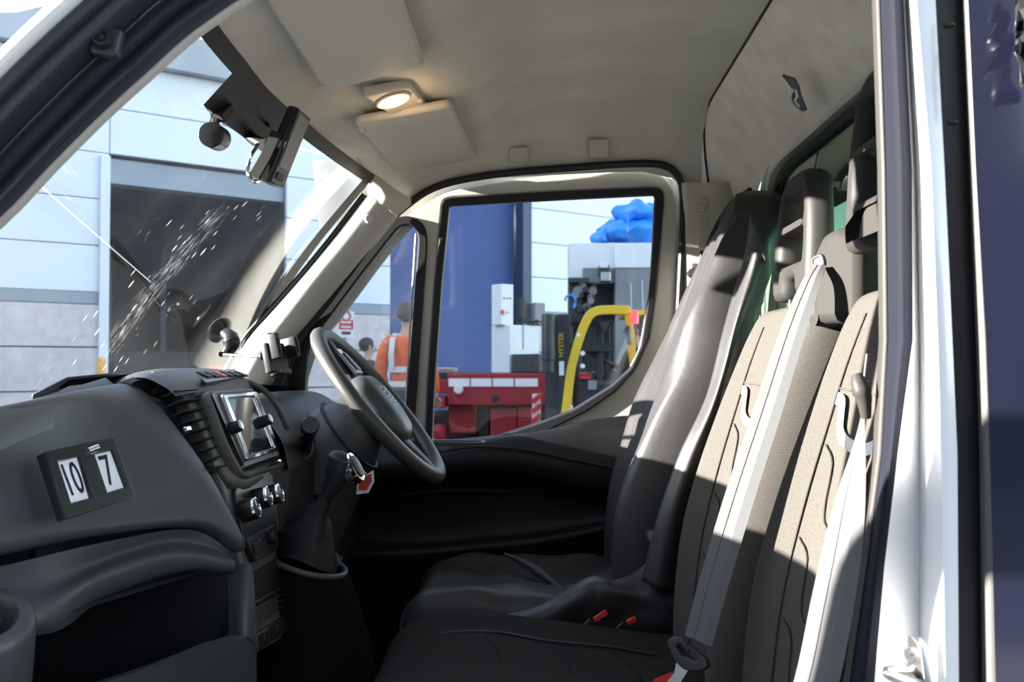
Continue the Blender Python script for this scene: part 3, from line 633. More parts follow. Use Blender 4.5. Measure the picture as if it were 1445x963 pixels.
# arch between vent and radio
ar = cr([P(218, 541, 1.50), P(238, 543, 1.535), P(260, 556, 1.555), (P(281, 588, 1.56)), P(300, 630, 1.56), P(318, 664, 1.565), P(340, 680, 1.60), P(378, 664, 1.79)], 5)
MB().sweep(ar, [(-.02, -.03), (.014, -.03), (.017, .0), (.008, .008), (-.012, .008), (-.02, 0)], up=(1, -.25, .3)).build('stack_arch', M_['console_olive'], dash, smooth=60)
# air vent
vb = S.mat(-.085, -.055, -.055)
vent = MB().poly([(-.075, -.10), (.09, -.10), (.09, .075), (-.075, .075)], vb, .01).build('air_vent', M_['black_plastic'], dash)
for k in range(9):
    v = .022-k*.0172
    a = S.at(-.130+.004*k*0, v, -.012); b = S.at(-.040, v, -.012)
    MB().sweep([a, b], [(-.022, -.0012), (.004, -.0014), (.006, 0), (.004, .0014), (-.022, .0012)], up=S.v).build('vent_slat', M_['dash_dark'], vent, smooth=30)
MB().poly(rpoly([(-.010, -.004), (.010, -.004), (.010, .004), (-.010, .004)], .002), S.mat(*S.uv(266, 605), -.002), .006, bevel=.0015).build('vent_tab', M_['chrome'], vent)
MB().poly(rpoly([(-.014, -.005), (.014, -.005), (.014, .005), (-.014, .005)], .003), S.mat(*S.uv(300, 657), .002), .012, bevel=.002).build('vent_lever', M_['dash_dark'], dash)
# switch strip above the radio
sw = Plane(P(310, 535, 1.66), (P(336, 529, 1.76)-P(283, 538, 1.57)), (P(310, 528, 1.66)+V((-.05, 0, .03)))-P(310, 535, 1.66))
SWP = Plane((-.612, 1.67, 1.4735), (0, 1, 0), (-.052, 0, .02))
strip = MB().poly(rpoly([SWP.uv(*p) for p in ((277, 533), (329, 524), (340, 536), (289, 545))], .003), SWP.mat(0, 0, .004), .006, bevel=.001).build('switch_strip', M_['satin_black'], dash)
u0, v0 = SWP.uv(289, 539); u1, v1 = SWP.uv(334, 530)
for k in range(6):
    uu = u0+(u1-u0)*(k+.5)/6
    b_ = MB().poly(rpoly([(-.012, -.012), (.012, -.012), (.012, .012), (-.012, .012)], .002), SWP.mat(uu, (v0+v1)/2, .008), .005, bevel=.001).build('switch', M_['red_plastic' if k == 2 else 'dash_dark'], strip)
    MB().box(SWP.at(uu, (v0+v1)/2, .0106), (.008, .007, .0006)).build('switch_mark', M_['paper' if k == 2 else 'headrest_plastic'], b_) if False else None
# ---- head unit
hu = thing('head_unit', 'touch screen radio with chrome frame and two round knobs in the dashboard', 'radio', S.at(.092, -.06, 0))
MB().poly(rpoly([(-.001, -.119), (.185, -.119), (.185, .001), (-.001, .001)], .006), S.mat(0, 0, -.004), .03).build('radio_body', M_['black_plastic'], hu)
MB().poly(rpoly([(-.004, -.121), (.188, -.121), (.188, .003), (-.004, .003)], .008), S.mat(0, 0, .012), .010, [rpoly([(.016, -.112), (.168, -.112), (.168, -.006), (.016, -.006)], .004)], bevel=.002).build('chrome_frame', M_['chrome'], hu)
MB().poly([(.017, -.111), (.167, -.111), (.167, -.007), (.017, -.007)], S.mat(0, 0, .011), .004).build('touch_screen', M_['screen'], hu)
for px, py, hh in ((322, 608, .012), (366, 598, .012)):
    M = S.mat(*S.uv(px-4, py+1), hh)
    kb = MB().lathe([(.0105, -.004), (.0112, .004), (.0105, .016), (.0095, .017), (.001, .017)], M, 24).build('volume_knob', M_['black_plastic'], hu)
    MB().lathe([(.0095, .0165), (.0085, .019), (.006, .020), (.001, .0195)], M, 24).build('knob_cap', M_['brushed'], kb)
MB().poly(rpoly([(-.010, -.003), (.010, -.003), (.010, .003), (-.010, .003)], .001), S.mat(.092, -.116, .019), .003).build('logo_bar', M_['chrome'], hu)
# ---- heater panel
H = Plane(P(345, 725, 1.575), (0, 1, .0), (-.03, 0, .11))
hp_out = [H.uv(*p) for p in ((331, 692), (340, 684), (378, 664), (384, 672), (392, 742), (388, 756), (352, 776), (345, 770))]
MB().poly(rpoly([H.uv(*p) for p in ((310, 662), (330, 690), (372, 655), (388, 650), (402, 760), (408, 880), (404, 900), (362, 925), (358, 880), (346, 790), (338, 745))], .012), H.mat(0, 0, -.022), .03, bevel=.005).build('stack_panel', M_['console_olive'], dash)
hp = MB().poly(rpoly(hp_out, .012), H.mat(0, 0, -.004), .010, bevel=.002).build('heater_panel', M_['satin_black'], dash)
for px, py in ((344, 723), (362, 706), (379, 701)):
    M = H.mat(*H.uv(px-3, py), .002)
    kb = MB().lathe([(.019, -.004), (.0195, .002), (.0185, .020), (.017, .024), (.0145, .025), (.001, .025)], M, 32).build('heater_knob', M_['black_plastic'], dash)
    MB().lathe([(.0188, .0205), (.0195, .022), (.0185, .026), (.0165, .0262), (.0155, .0240)], M, 32).build('chrome_ring', M_['chrome'], kb)
    MB().poly([(-.0015, .004), (.0015, .004), (.0015, .015), (-.0015, .015)], M @ Matrix.Translation((0, 0, .0255)), .001).build('knob_pointer', M_['paper'], kb)
uu, vv = H.uv(344, 723)
for c_, a0, a1 in (('red_plastic', 60, 105), ('post_blue', 110, 160)):
    MB().tube([H.at(uu+.023*math.cos(math.radians(a)), vv+.023*math.sin(math.radians(a)), .0015) for a in range(a0, a1+1, 9)], .0012, 6, up=H.n).build('heat_mark', M_[c_], hp)
# socket panel, cubby and lower switches
so = MB().poly(rpoly([H.uv(*p) for p in ((344, 762), (386, 740), (392, 774), (358, 794))], .006), H.mat(0, 0, -.002), .012, bevel=.002).build('socket_panel', M_['dash_dark'], dash)
MB().poly(rpoly([H.uv(*p) for p in ((352, 770), (364, 763), (368, 778), (356, 785))], .002), H.mat(0, 0, .006), .004, bevel=.001).build('blank_switch', M_['satin_black'], so)
M = H.mat(*H.uv(376, 760), .006); MB().lathe([(.012, 0), (.0125, .008), (.011, .012), (.001, .012)], M, 22).build('socket_cap', M_['black_plastic'], so)
cb = Plane(P(358, 815, 1.52), (0, 1, 0), (-.008, 0, .11))
MB().poly(rpoly([H.uv(*p) for p in ((354, 812), (395, 786), (399, 834), (358, 858))], .004), H.mat(0, 0, -.004), .008).build('cubby_opening', M_['black_plastic'], dash)
for k in range(4):
    MB().tube([H.hit(358, 852+k*9, .001), H.hit(400, 828+k*9, .001)], .0022, 6).build('rib', M_['dash_dark'], dash)
lw = MB().poly(rpoly([H.uv(*p) for p in ((360, 896), (402, 868), (404, 890), (362, 922))], .004), H.mat(0, 0, -.002), .010, bevel=.002).build('lower_switches', M_['black_plastic'], dash)
for px, py in ((372, 897), (390, 884)): MB().poly(rpoly([(-.012, -.007), (.012, -.007), (.012, .007), (-.012, .007)], .002), H.mat(*H.uv(px, py), .004), .005, bevel=.001).build('switch', M_['satin_black'], lw)
# ---- lower passenger side: brow, open tray, cup holder
b1 = [(-170, 822, .98), (-70, 812, 1.03), (0, 800, 1.085), (150, 765, 1.25), (270, 748, 1.39), (335, 785, 1.45)]
b2 = [(-170, 850, .97), (-70, 838, 1.02), (40, 838, 1.09), (125, 800, 1.22), (240, 764, 1.36), (322, 780, 1.44)]
b3 = [(-170, 870, .965), (-70, 862, 1.015), (60, 856, 1.08), (140, 815, 1.205), (250, 782, 1.35), (332, 796, 1.435)]
b4 = [(-170, 890, .965), (-70, 885, 1.015), (66, 880, 1.08), (140, 842, 1.21), (250, 806, 1.355), (330, 808, 1.44)]
b5 = [(-170, 905, .985), (-70, 900, 1.035), (72, 894, 1.10), (142, 850, 1.24), (250, 812, 1.39), (322, 812, 1.47)]
MB().patch([[P(*p) for p in r] for r in (b1, b2, b3, b4, b5)], 5, 5).build('tray_brow', M_['dash_plastic'], dash, smooth=60)
# tray: a hollow box running forward
tb = [V((-.80, 1.02, 1.0)), V((-.80, 1.44, 1.0)), V((-.80, 1.44, 1.19)), V((-.80, 1.02, 1.19))]
tf = [V((-.60, 1.04, 1.0)), V((-.50, 1.455, 1.04)), V((-.50, 1.455, 1.19)), V((-.60, 1.06, 1.20))]
m = MB().add(tb+tf, [(0, 1, 2, 3), (0, 4, 5, 1), (1, 5, 6, 2), (0, 3, 7, 4), (3, 2, 6, 7)])
m.build('open_tray', M_['dash_dark'], dash, smooth=0, recalc=False)
MB().patch([[P(-60, 1010, 1.02), P(60, 985, 1.08), P(180, 948, 1.21), P(280, 912, 1.36), P(332, 892, 1.44), P(350, 880, 1.47)],
            [P(-60, 1012, 1.0), P(70, 990, 1.06), P(190, 952, 1.19), P(285, 914, 1.345), P(340, 900, 1.43), P(358, 890, 1.46)],
            [P(-60, 1040, 1.0), P(70, 1015, 1.06), P(190, 975, 1.19), P(285, 930, 1.345), P(345, 918, 1.43), P(362, 906, 1.46)],
            [P(-60, 1300, 1.02), P(70, 1250, 1.08), P(190, 1200, 1.22), P(285, 1150, 1.36), P(335, 1130, 1.44), P(362, 1120, 1.47)]], 4, 4).build('tray_lip', M_['dash_plastic'], dash, smooth=60)
MB().patch([[P(318, 800, 1.455), P(345, 795, 1.45), P(356, 800, 1.455)], [P(322, 840, 1.45), P(344, 840, 1.445), P(360, 850, 1.455)], [P(322, 898, 1.44), P(345, 898, 1.43), P(363, 910, 1.455)]], 4, 4).build('tray_end', M_['dash_plastic'], dash, smooth=60)
# cup holder pod at the near end
cu = mat_at(P(-34, 872, 1.0), (.25, -.35, .9))
MB().lathe([(.05, -.30), (.060, -.10), (.060, -.01), (.055, 0), (.042, .002), (.038, -.004), (.034, -.06), (.002, -.065)], cu, 36).build('cup_holder', M_['dash_plastic'], dash, smooth=60)
# instrument hood on the driver side
ih = []
for y, s in ((1.87, .8), (1.92, 1), (2.0, 1.06), (2.2, 1.1), (2.4, 1.06), (2.52, .9)):
    ih.append([V((-.82, y, 1.39)), V((-.72, y, 1.42+.010*s)), V((-.64, y, 1.42+.012*s)), V((-.585, y, 1.395+.01*s)), V((-.54, y, 1.35)), V((-.525, y, 1.29))])
MB().patch(ih, 4, 4).build('instrument_hood', M_['black_rubber'], dash, smooth=60)
MB().tube(cr([P(352, 540, 1.86), P(372, 551, 1.86), P(390, 571, 1.86), P(406, 606, 1.87)], 5), .006, 8).build('hood_edge', M_['dash_plastic'], dash)
MB().box((-.68, 2.25, 1.14), (.30, .78, .36)).build('knee_panel', M_['dash_dark'], dash, bevel=.03)
MB().box((-.70, 1.67, 1.05), (.30, .36, .55)).build('stack_core', M_['dash_dark'], dash, bevel=.02)

# ================================================================== date display on the passenger panel
c0, c1, c3 = P(67, 637, 1.115), P(161, 617, 1.24), P(97, 731, 1.108)
F = Plane(c0, c1-c0, c0-c3)
dd = thing('date_display', 'black flip frame showing the numbers 10 and 7 on the dashboard', 'calendar', F.hit(128, 720, -.02))
fo = [F.uv(*p) for p in ((67, 637), (161, 616), (191, 700), (97, 731))]
lc = [F.uv(*p) for p in ((82, 651), (113, 644), (130, 702), (101, 710))]; rc = [F.uv(*p) for p in ((134, 641), (160, 635), (179, 687), (152, 695))]
MB().poly(fo, F.mat(0, 0, -.009), .018, [lc, rc], bevel=.0012).build('frame', M_['satin_black'], dd)
for body, ring, sx in (('10', lc, .80), ('7', rc, .95)):
    g = [(a*1.02-.02*sum(x[0] for x in ring)/4, b) for a, b in ring]
    cd = MB().poly(g, F.mat(0, 0, -.007), .003).build('number_card', M_['paper'], dd)
    cx, cy = sum(x[0] for x in ring)/4, sum(x[1] for x in ring)/4
    MB().text(body, F.mat(cx, cy, -.0045) @ Matrix.Diagonal((sx*.72, 1.0, 1, 1)), .060).build('number', M_['ink'], cd, smooth=0)
k0 = F.hit(118, 640, .008); k1 = F.hit(127, 637, .014)
MB().cyl(F.hit(122, 641, -.002), F.hit(122, 641, .008), .0035, 14).build('lock_pin', M_['brushed'], dd)
MB().cyl(k0, k1, .0042, 16).build('key_barrel', M_['chrome'], dd)

# ================================================================== steering wheel
a_ = V((0, 1, 0)); b_ = V((-.64, 0, .768)); n_ = V((.768, 0, .64)); WC = V((-.402, 2.21, 1.408))
sw_ = thing('steering_wheel', 'black steering wheel turned to the left, in front of the driver seat', 'steering wheel', WC)
R = .215
rim = [WC+a_*(R*math.cos(t))+b_*(R*math.sin(t)) for t in [2*math.pi*k/64 for k in range(64)]]
MB().sweep(rim, [(.0215*math.cos(2*math.pi*k/12), .018*math.sin(2*math.pi*k/12)) for k in range(12)], up=n_, closed=True).build('rim', M_['wheel_leather'], sw_, smooth=60)
WM = Matrix.Identity(4)
for i, ax in enumerate((b_, -a_, n_)): WM.col[i][:3] = ax
WM.col[3][:3] = WC
hubp = [(.085, .05), (.055, .085), (-.055, .085), (-.10, .06), (-.112, 0), (-.10, -.06), (-.055, -.085), (.055, -.085), (.085, -.05)]
ring = rpoly(hubp, .03, 5)
MB().rings([[WM @ V((x*k, y*k, h)) for x, y in ring] for k, h in ((.7, -.045), (.95, -.03), (1, -.005), (.96, .010), (.82, .024), (.5, .032))]).build('airbag_hub', M_['dash_plastic'], sw_, smooth=60)
for ang in (0, 180, 270):
    t = math.radians(ang); d = V((math.cos(t), math.sin(t), 0)); e = V((-math.sin(t), math.cos(t), 0))
    MB().rings([[WM @ (d*r+e*(wd*x)+V((0, 0, h+.008*y))) for x, y in ((-1, -1), (1, -1), (1, .6), (.8, 1), (-.8, 1), (-1, .6))] for r, wd, h in ((.07, .040, -.012), (.12, .030, -.008), (.16, .024, -.004), (R, .022, 0))]).build('spoke', M_['dash_dark'], sw_, smooth=40)
for ang in (0,):
    t = math.radians(ang); d = V((math.cos(t), math.sin(t), 0)); e = V((-math.sin(t), math.cos(t), 0))
    sb = MB().rings([[WM @ (d*r+e*(wd*x)+V((0, 0, h+.004*y))) for x, y in ((-1, -1), (1, -1), (1, .6), (.8, 1), (-.8, 1), (-1, .6))] for r, wd, h in ((.088, .034, .010), (.13, .028, .008), (.165, .022, .006))]).build('chrome_spoke', M_['brushed'], sw_, smooth=40)
    MB().rings([[WM @ (d*r+e*(wd*x)+V((0, 0, h+.003*y))) for x, y in ((-1, -1), (1, -1), (.9, 1), (-.9, 1))] for r, wd, h in ((.095, .022, .015), (.13, .018, .013), (.150, .014, .012))]).build('spoke_buttons', M_['satin_black'], sb, smooth=40)
TM = Matrix.Identity(4)
tl_ = math.radians(16); ny = -a_*math.cos(tl_)-n_*math.sin(tl_); nn_ = n_*math.cos(tl_)-a_*math.sin(tl_)
for i, ax in enumerate((b_*.8, ny*1.5, nn_)): TM.col[i][:3] = ax
TM.col[3][:3] = WC+n_*.033-a_*.018
MB().text('IVECO', TM, .026, .004).build('lettering', M_['silver_trim'], sw_, smooth=0)
# column shroud and stalk stand on the dash
sc_ = thing('steering_column', 'dark plastic steering column shroud behind the wheel', 'column', (-.55, 2.2, 1.2))
rg = []
for d, rw, rh, dz in ((-.035, .062, .058, 0), (-.06, .080, .075, -.004), (-.10, .098, .098, -.012), (-.16, .105, .118, -.026), (-.24, .115, .15, -.045), (-.32, .14, .18, -.06)):
    c = WC+n_*d+V((0, 0, dz)); rg.append([c+a_*(rw*math.cos(2*math.pi*k/24))+b_*(rh*math.sin(2*math.pi*k/24)) for k in range(24)])
MB().rings(rg).build('shroud', M_['dash_plastic'], sc_, smooth=60)
c = WC+n_*-.095+V((0, 0, -.012)); MB().tube([c+a_*(.1*math.cos(2*math.pi*k/36))+b_*(.0985*math.sin(2*math.pi*k/36)) for k in range(36)], .0035, 6, up=n_, closed=True).build('shroud_seam', M_['black_rubber'], sc_)
s0, s1, s2 = V((-.545, 2.11, 1.30)), P(432, 628, 1.98), P(440, 606, 1.90)
MB().tube(cr([s0, s1, s2], 5), .012, 12).build('stalk', M_['dash_dark'], sc_, smooth=60)
dr = (P(441, 598, 1.86)-P(438, 606, 1.92)).normalized()
MB().lathe([(.012, -.03), (.018, -.02), (.019, .02), (.017, .028), (.001, .028)], mat_at(P(437, 603, 1.885), dr), 24).build('stalk_end', M_['black_plastic'], sc_)
MB().lathe([(.030, -.006), (.030, .002), (.024, .004), (.02, -.004)], mat_at(P(424, 632, 2.0), V((.2, -.9, .3))), 28).build('stalk_collar', M_['dash_dark'], sc_)

# ================================================================== gear lever
gl_ = thing('gear_lever', 'black gear lever with chrome topped knob and crumpled leather gaiter', 'gear lever', P(440, 790, 1.74))
kn = [P(452, 712, 1.74), P(463, 696, 1.74), P(472, 680, 1.74), P(478, 662, 1.74), P(482, 648, 1.74), P(486, 639, 1.74)]
MB().tube(cr(kn, 5), .021, 18, up=(0, 1, 0), scale=[lerp_tab([(0, .55), (5, .7), (10, .95), (15, 1.22), (20, 1.25), (23, .95), (25, .35)], i) for i in range(26)]).build('knob', M_['dash_dark'], gl_, smooth=60)
cp = mat_at(P(501, 660, 1.735), V((.83, -.25, .5)))
MB().lathe([(.020, -.022), (.0225, -.005), (.0215, .004), (.001, .006)], cp @ Matrix.Diagonal((.75, 1.35, 1, 1)), 28).build('knob_top', M_['chrome'], gl_, smooth=40)
MB().lathe([(.0165, .003), (.016, .0075), (.001, .0085)], cp @ Matrix.Diagonal((.75, 1.35, 1, 1)), 28).build('shift_pattern_cap', M_['satin_black'], gl_)
gt = []
rg_ = random.Random(5)
for i, (px, py, r, ry) in enumerate(((456, 706, .016, .016), (449, 716, .024, .024), (438, 728, .030, .032), (434, 742, .044, .042), (431, 757, .050, .052), (433, 772, .058, .056), (432, 786, .066, .066))):
    c = P(px, py, 1.74); gt.append([c+V((r*math.cos(2*math.pi*k/28)*(1+.10*math.sin(5*2*math.pi*k/28+i*1.9)), ry*math.sin(2*math.pi*k/28)*(1+.10*math.cos(4*2*math.pi*k/28+i)), .010*math.sin(3*2*math.pi*k/28+i*2.1)-(.018*math.cos(2*math.pi*k/28) if i > 3 else 0))) for k in range(28)])
MB().rings(gt, caps=False).build('gaiter', M_['leather_black'], gl_, smooth=80, subs=1)
MB().tube([P(432, 789, 1.74)+V((.072*math.cos(2*math.pi*k/36), .076*math.sin(2*math.pi*k/36), -.022*math.cos(2*math.pi*k/36)-.006)) for k in range(36)], .006, 8, up=(.3, 0, 1), closed=True).build('gaiter_ring', M_['dash_plastic'], gl_, smooth=60)
MB().rings([[P(432, 795, 1.74)+V((r*math.cos(2*math.pi*k/24), r*math.sin(2*math.pi*k/24), h-.25*r*math.cos(2*math.pi*k/24))) for k in range(24)] for r, h in ((.078, -.005), (.090, -.03), (.12, -.12), (.15, -.30))]).build('lever_pedestal', M_['carpet'], gl_, smooth=60)
kt = thing('key_tag', 'small red and white tag hanging behind the gear knob', 'tag', P(517, 692, 1.98))
tpn = Plane(P(516, 682, 1.98), (.9, -.3, .35), (-.2, 0, 1))
MB().poly([tpn.uv(*p) for p in ((505, 678), (527, 664), (528, 680), (520, 696), (503, 698))], tpn.mat(0, 0, 0), .0015).build('tag_card', M_['paper'], kt)
MB().poly([tpn.uv(*p) for p in ((507, 679), (524, 668), (525, 679), (518, 692), (506, 692))], tpn.mat(0, 0, .0012), .0012).build('red_face', M_['tag_red'], kt)
MB().tube(cr([tpn.hit(519, 672), tpn.hit(512, 664), P(506, 655, 2.02)], 4), .001, 6).build('tag_loop', M_['brushed'], kt)

# ================================================================== phone holder on the windscreen
wq = WS_hit(308, 470); wn = V((.78, -.1, -.62)).normalized()
ph = thing('phone_holder', 'black suction mount with phone clamp stuck to the windscreen', 'phone holder', wq)
cm = mat_at(P(313, 468, 2.36), (P(330, 480, 2.33)-P(312, 466, 2.36)))
MB().lathe([(.034, -.010), (.036, -.006), (.032, .002), (.020, .010), (.014, .020), (.001, .022)], cm, 30).build('suction_cup', M_['satin_black'], ph, smooth=50)
MB().tube(cr([P(318, 470, 2.345), P(326, 478, 2.335), P(325, 490, 2.33), P(317, 500, 2.33)], 5), .020, 14, scale=[lerp_tab([(0, .8), (7, 1.15), (15, .55)], i) for i in range(16)]).build('mount_body', M_['satin_black'], ph, smooth=60)
MB().sweep([P(310, 500, 2.33), P(340, 502, 2.28), P(368, 503, 2.23)], [(-.008, -.004), (.008, -.004), (.008, .004), (-.008, .004)], up=(0, 0, 1)).build('arm', M_['black_plastic'], ph, bevel=.002)
MB().cyl(P(312, 500, 2.31), P(312, 500, 2.35), .007, 14).build('arm_hinge', M_['black_plastic'], ph)
MB().sphere(P(370, 503, 2.22), .010, 14, 8).build('ball_joint', M_['black_plastic'], ph)
HPn = Plane(P(385, 500, 2.18), (.35, .94, 0), (-.25, 0, 1))
def hbox(px, py, w, h, d, off, name, m, bev=.003):
    u, v = HPn.uv(px, py); return MB().poly(rpoly([(-w/2, -h/2), (w/2, -h/2), (w/2, h/2), (-w/2, h/2)], .004), HPn.mat(u, v, off), d, bevel=bev).build(name, M_[m], ph)
hbox(388, 506, .070, .072, .018, 0, 'clamp_body', 'satin_black')
hbox(377, 492, .016, .062, .042, .014, 'clamp_jaw', 'black_plastic')
hbox(403, 493, .016, .050, .042, .014, 'clamp_jaw', 'black_plastic')
hbox(391, 528, .040, .012, .034, .012, 'clamp_foot', 'black_plastic')
hbox(380, 474, .030, .010, .020, .004, 'clamp_top', 'satin_black')
hbox(403, 492, .005, .036, .005, .036, 'jaw_pad', 'satin_black', .001); hbox(377, 494, .005, .040, .005, .036, 'jaw_pad', 'satin_black', .001)

# ================================================================== things hanging under the windscreen header
Y0 = 1.80
q = [P(422, 151, Y0), P(438.5, 175, Y0*1.045), P(397, 267, Y0*1.045), P(379, 257, Y0)]
sf = [p+(P(407, 147, Y0)-P(422, 151, Y0)) for p in q]
sf = [P(407, 147, Y0), P(420, 168, Y0*1.045), P(376, 260, Y0*1.045), P(361, 251, Y0)]
MN = Plane(q[3], q[2]-q[3], q[0]-q[3])
mo_ = thing('display_monitor', 'black mirror monitor with grey screen hanging below the windscreen header', 'monitor', (q[0]+q[2])/2)
MB().rings([sf, q]).build('monitor_case', M_['satin_black'], mo_, smooth=20, bevel=.005)
W_, H_ = (q[1]-q[0]).length, (q[0]-q[3]).length
MB().poly(rpoly([(.003, .003), (W_-.003, .003), (W_-.003, H_-.004), (.003, H_-.004)], .004), MN.mat(0, 0, .002), .004, bevel=.001).build('bezel', M_['dash_plastic'], mo_)
MB().poly([(.008, H_*.23), (W_-.010, H_*.23), (W_-.010, H_*.93), (.008, H_*.93)], MN.mat(0, 0, .0035), .004).build('monitor_screen', M_['machine_grey'], mo_)
MB().poly(rpoly([(.014, H_*.08), (W_*.62, H_*.08), (W_*.62, H_*.17), (.014, H_*.17)], .002), MN.mat(0, 0, .005), .003, bevel=.001).build('button', M_['dash_dark'], mo_)
MB().sweep([P(391, 187, 1.79), P(375, 222, 1.79), P(359, 250, 1.79)], [(-.010, -.005), (.010, -.005), (.010, .005), (-.010, .005)], up=(0, -1, 0)).build('side_rail', M_['headrest_plastic'], mo_)
MB().tube(cr([P(365, 203, 1.795), P(353, 222, 1.79), P(350, 243, 1.79), P(356, 255, 1.79), P(366, 256, 1.80)], 5), .0042, 8).build('chrome_loop', M_['chrome'], mo_)
MB().tube(cr([P(372, 205, 1.83), P(356, 195, 1.86), P(338, 178, 1.90), P(322, 165, 1.93)], 5), .016, 12, scale=[lerp_tab([(0, .8), (7, .7), (15, 1.2)], i) for i in range(16)]).build('bracket_arm', M_['black_plastic'], mo_, smooth=60)
MB().tube(cr([P(380, 178, 1.88), P(362, 160, 1.90), P(352, 143, 1.91), P(360, 135, 1.92), P(378, 131, 1.93)], 5), .004, 8).build('cable', M_['black_rubber'], mo_)
MB().add([P(356, 156, 1.88), P(382, 155, 1.88), P(364, 172, 1.88), P(356, 156, 1.90), P(382, 155, 1.90), P(364, 172, 1.90)], [(0, 1, 2), (5, 4, 3), (0, 3, 4, 1), (1, 4, 5, 2), (2, 5, 3, 0)]).build('bracket_fin', M_['black_plastic'], mo_, smooth=0)
dc = thing('dash_camera', 'black round camera on a small bracket below the windscreen header', 'camera', P(300, 190, 1.70))
ca, cb_ = P(297.5, 190, 1.62), P(309, 196, 1.68)
MB().cyl(ca, cb_, .0225, 28).build('camera_barrel', M_['satin_black'], dc, bevel=.002)
MB().lathe([(.0215, -.004), (.0205, .003), (.001, .004)], mat_at(ca, ca-cb_), 28).build('lens_cap', M_['dash_dark'], dc)
MB().sweep([P(304, 182, 1.67), P(305, 170, 1.69), P(311, 158, 1.70)], [(-.008, -.004), (.008, -.004), (.008, .004), (-.008, .004)], up=(1, 0, 0)).build('bracket', M_['black_plastic'], dc)
MB().sweep([P(306, 166, 1.68), P(322, 150, 1.70)], [(-.014, -.010), (.014, -.010), (.014, .010), (-.014, .010)], up=(.3, 0, 1)).build('bracket_head', M_['headrest_plastic'], dc, bevel=.002)
MB().tube([P(291, 151, 1.67), P(299, 160, 1.67), P(297, 174, 1.67)], .003, 8).build('thumb_screw', M_['chrome'], dc)

# ================================================================== sun visors and roof lamp
def visor(name, label, px, zz, pins, r=.02):
    p3 = [PZ(x, y, z) for (x, y), z in zip(px, zz)]
    c = sum(p3, V())/4; v = thing(name, label, 'sun visor', c, 'sun visors under the headliner')
    PL = Plane(c, (0, 1, 0), (p3[2]+p3[3]-p3[0]-p3[1]))
    pts = [((p-c).dot(PL.u), (p-c).dot(PL.v)) for p in p3]
    sgn = -1 if PL.n.z > 0 else 1
    MB().poly(rpoly(pts, r, 6), PL.mat(0, 0, 0), .020, bevel=.008).build('visor_board', M_['visor_vinyl'], v, smooth=50)
    for u, wd in pins:
        a = V((*pts[0], 0)).lerp(V((*pts[1], 0)), u); MB().box(PL.at(a.x, a.y+.006, sgn*.004), (.020, wd*.8, .016)).build('hinge_clip', M_['cream_plastic'], v, bevel=.005)
    return v
visor('sun_visor', 'beige passenger sun visor, the larger one at the top edge of the photo', [(362, -22), (458, 124), (600, 86), (560, -28)], [2.045, 2.045, 2.075, 2.075], [(.93, .05)])
visor('sun_visor', 'beige driver sun visor folded up beyond the roof lamp', [(498, 168), (568, 246), (671, 220), (637, 143)], [2.045, 2.045, 2.075, 2.075], [(.10, .05), (.92, .05)])
lm = PZ(556, 136, 2.07)
la = thing('roof_lamp', 'lit oval interior lamp between the two sun visors', 'lamp', lm)
lpts = [PZ(508, 126, 2.055), PZ(548, 159, 2.055), PZ(606, 148, 2.085), PZ(578, 114, 2.085)]
LP = Plane(sum(lpts, V())/4, (0, 1, 0), lpts[2]+lpts[3]-lpts[0]-lpts[1])
lq = [((p-LP.o).dot(LP.u), (p-LP.o).dot(LP.v)) for p in lpts]; sg = -1 if LP.n.z > 0 else 1
MB().poly(rpoly(lq, .018, 6), LP.mat(0, 0, 0), .022, bevel=.007).build('lamp_base', M_['clear_plastic'], la, smooth=50)
lu, lv = LP.uv(552, 133)
lens_M = LP.mat(lu, lv, sg*.010) @ Matrix.Diagonal((1, 1, sg, 1))
MB().lathe([(.034, -.004), (.033, .003), (.024, .008), (.001, .010)], lens_M @ Matrix.Diagonal((.95, .9, 1, 1)), 30).build('lamp_lens', M_['lamp_glow'], la)
MB().tube([lens_M @ V((.037*math.cos(2*math.pi*k/30), .034*math.sin(2*math.pi*k/30), .003)) for k in range(30)], .004, 8, up=LP.n, closed=True).build('lens_ring', M_['clear_plastic'], la)
for px, py in ((590, 135), (585, 145)):
    uu, vv = LP.uv(px, py); MB().poly(rpoly([(-.010, -.006), (.010, -.006), (.010, .006), (-.010, .006)], .002), LP.mat(uu, vv, sg*.014), .008, bevel=.002).build('lamp_switch', M_['cream_plastic'], la)
ld = bpy.data.lights.new('lamp_bulb', 'POINT'); ld.energy = .35; ld.color = (1, .66, .34); ld.shadow_soft_size = .02
lo = bpy.data.objects.new('lamp_bulb', ld); C.objects.link(lo); lo.parent = la; lo.location = (lens_M @ V((0, 0, .035)))-lm
# ================================================================== SEATS
def backrest_rings(y0, y1, spine, sub=4):
    """spine: (z, front x, thickness, bolster depth, width factor)"""
    yc, hw = (y0+y1)/2, (y1-y0)/2; R = []
    for z, xf, th, bo, wf in spine:
        w = hw*wf
        ctrl = [(xf, 0), (xf-.1*bo, .35), (xf-.55*bo, .60), (xf-bo, .80), (xf-bo*.75, .93), (xf+.02, 1.0), (xf+th*.6, 1.0), (xf+th*.95, .9), (xf+th, .5), (xf+th, 0)]
        full = ctrl+[(x, -s) for x, s in reversed(ctrl[1:-1])]
        R.append([V((x, yc+s*w, z)) for x, s in full])
    R2 = [cr(r, 3, True) for r in R]
    n = len(R2[0]); cols = [cr([r[j] for r in R2], sub) for j in range(n)]
    return [[cols[j][i] for j in range(n)] for i in range(len(cols[0]))]
def wob(amp, sc):
    return lambda p: p+V((noise.noise(p*sc), noise.noise(p*sc+V((7, 3, 1))), noise.noise(p*sc+V((1, 9, 5)))))*amp
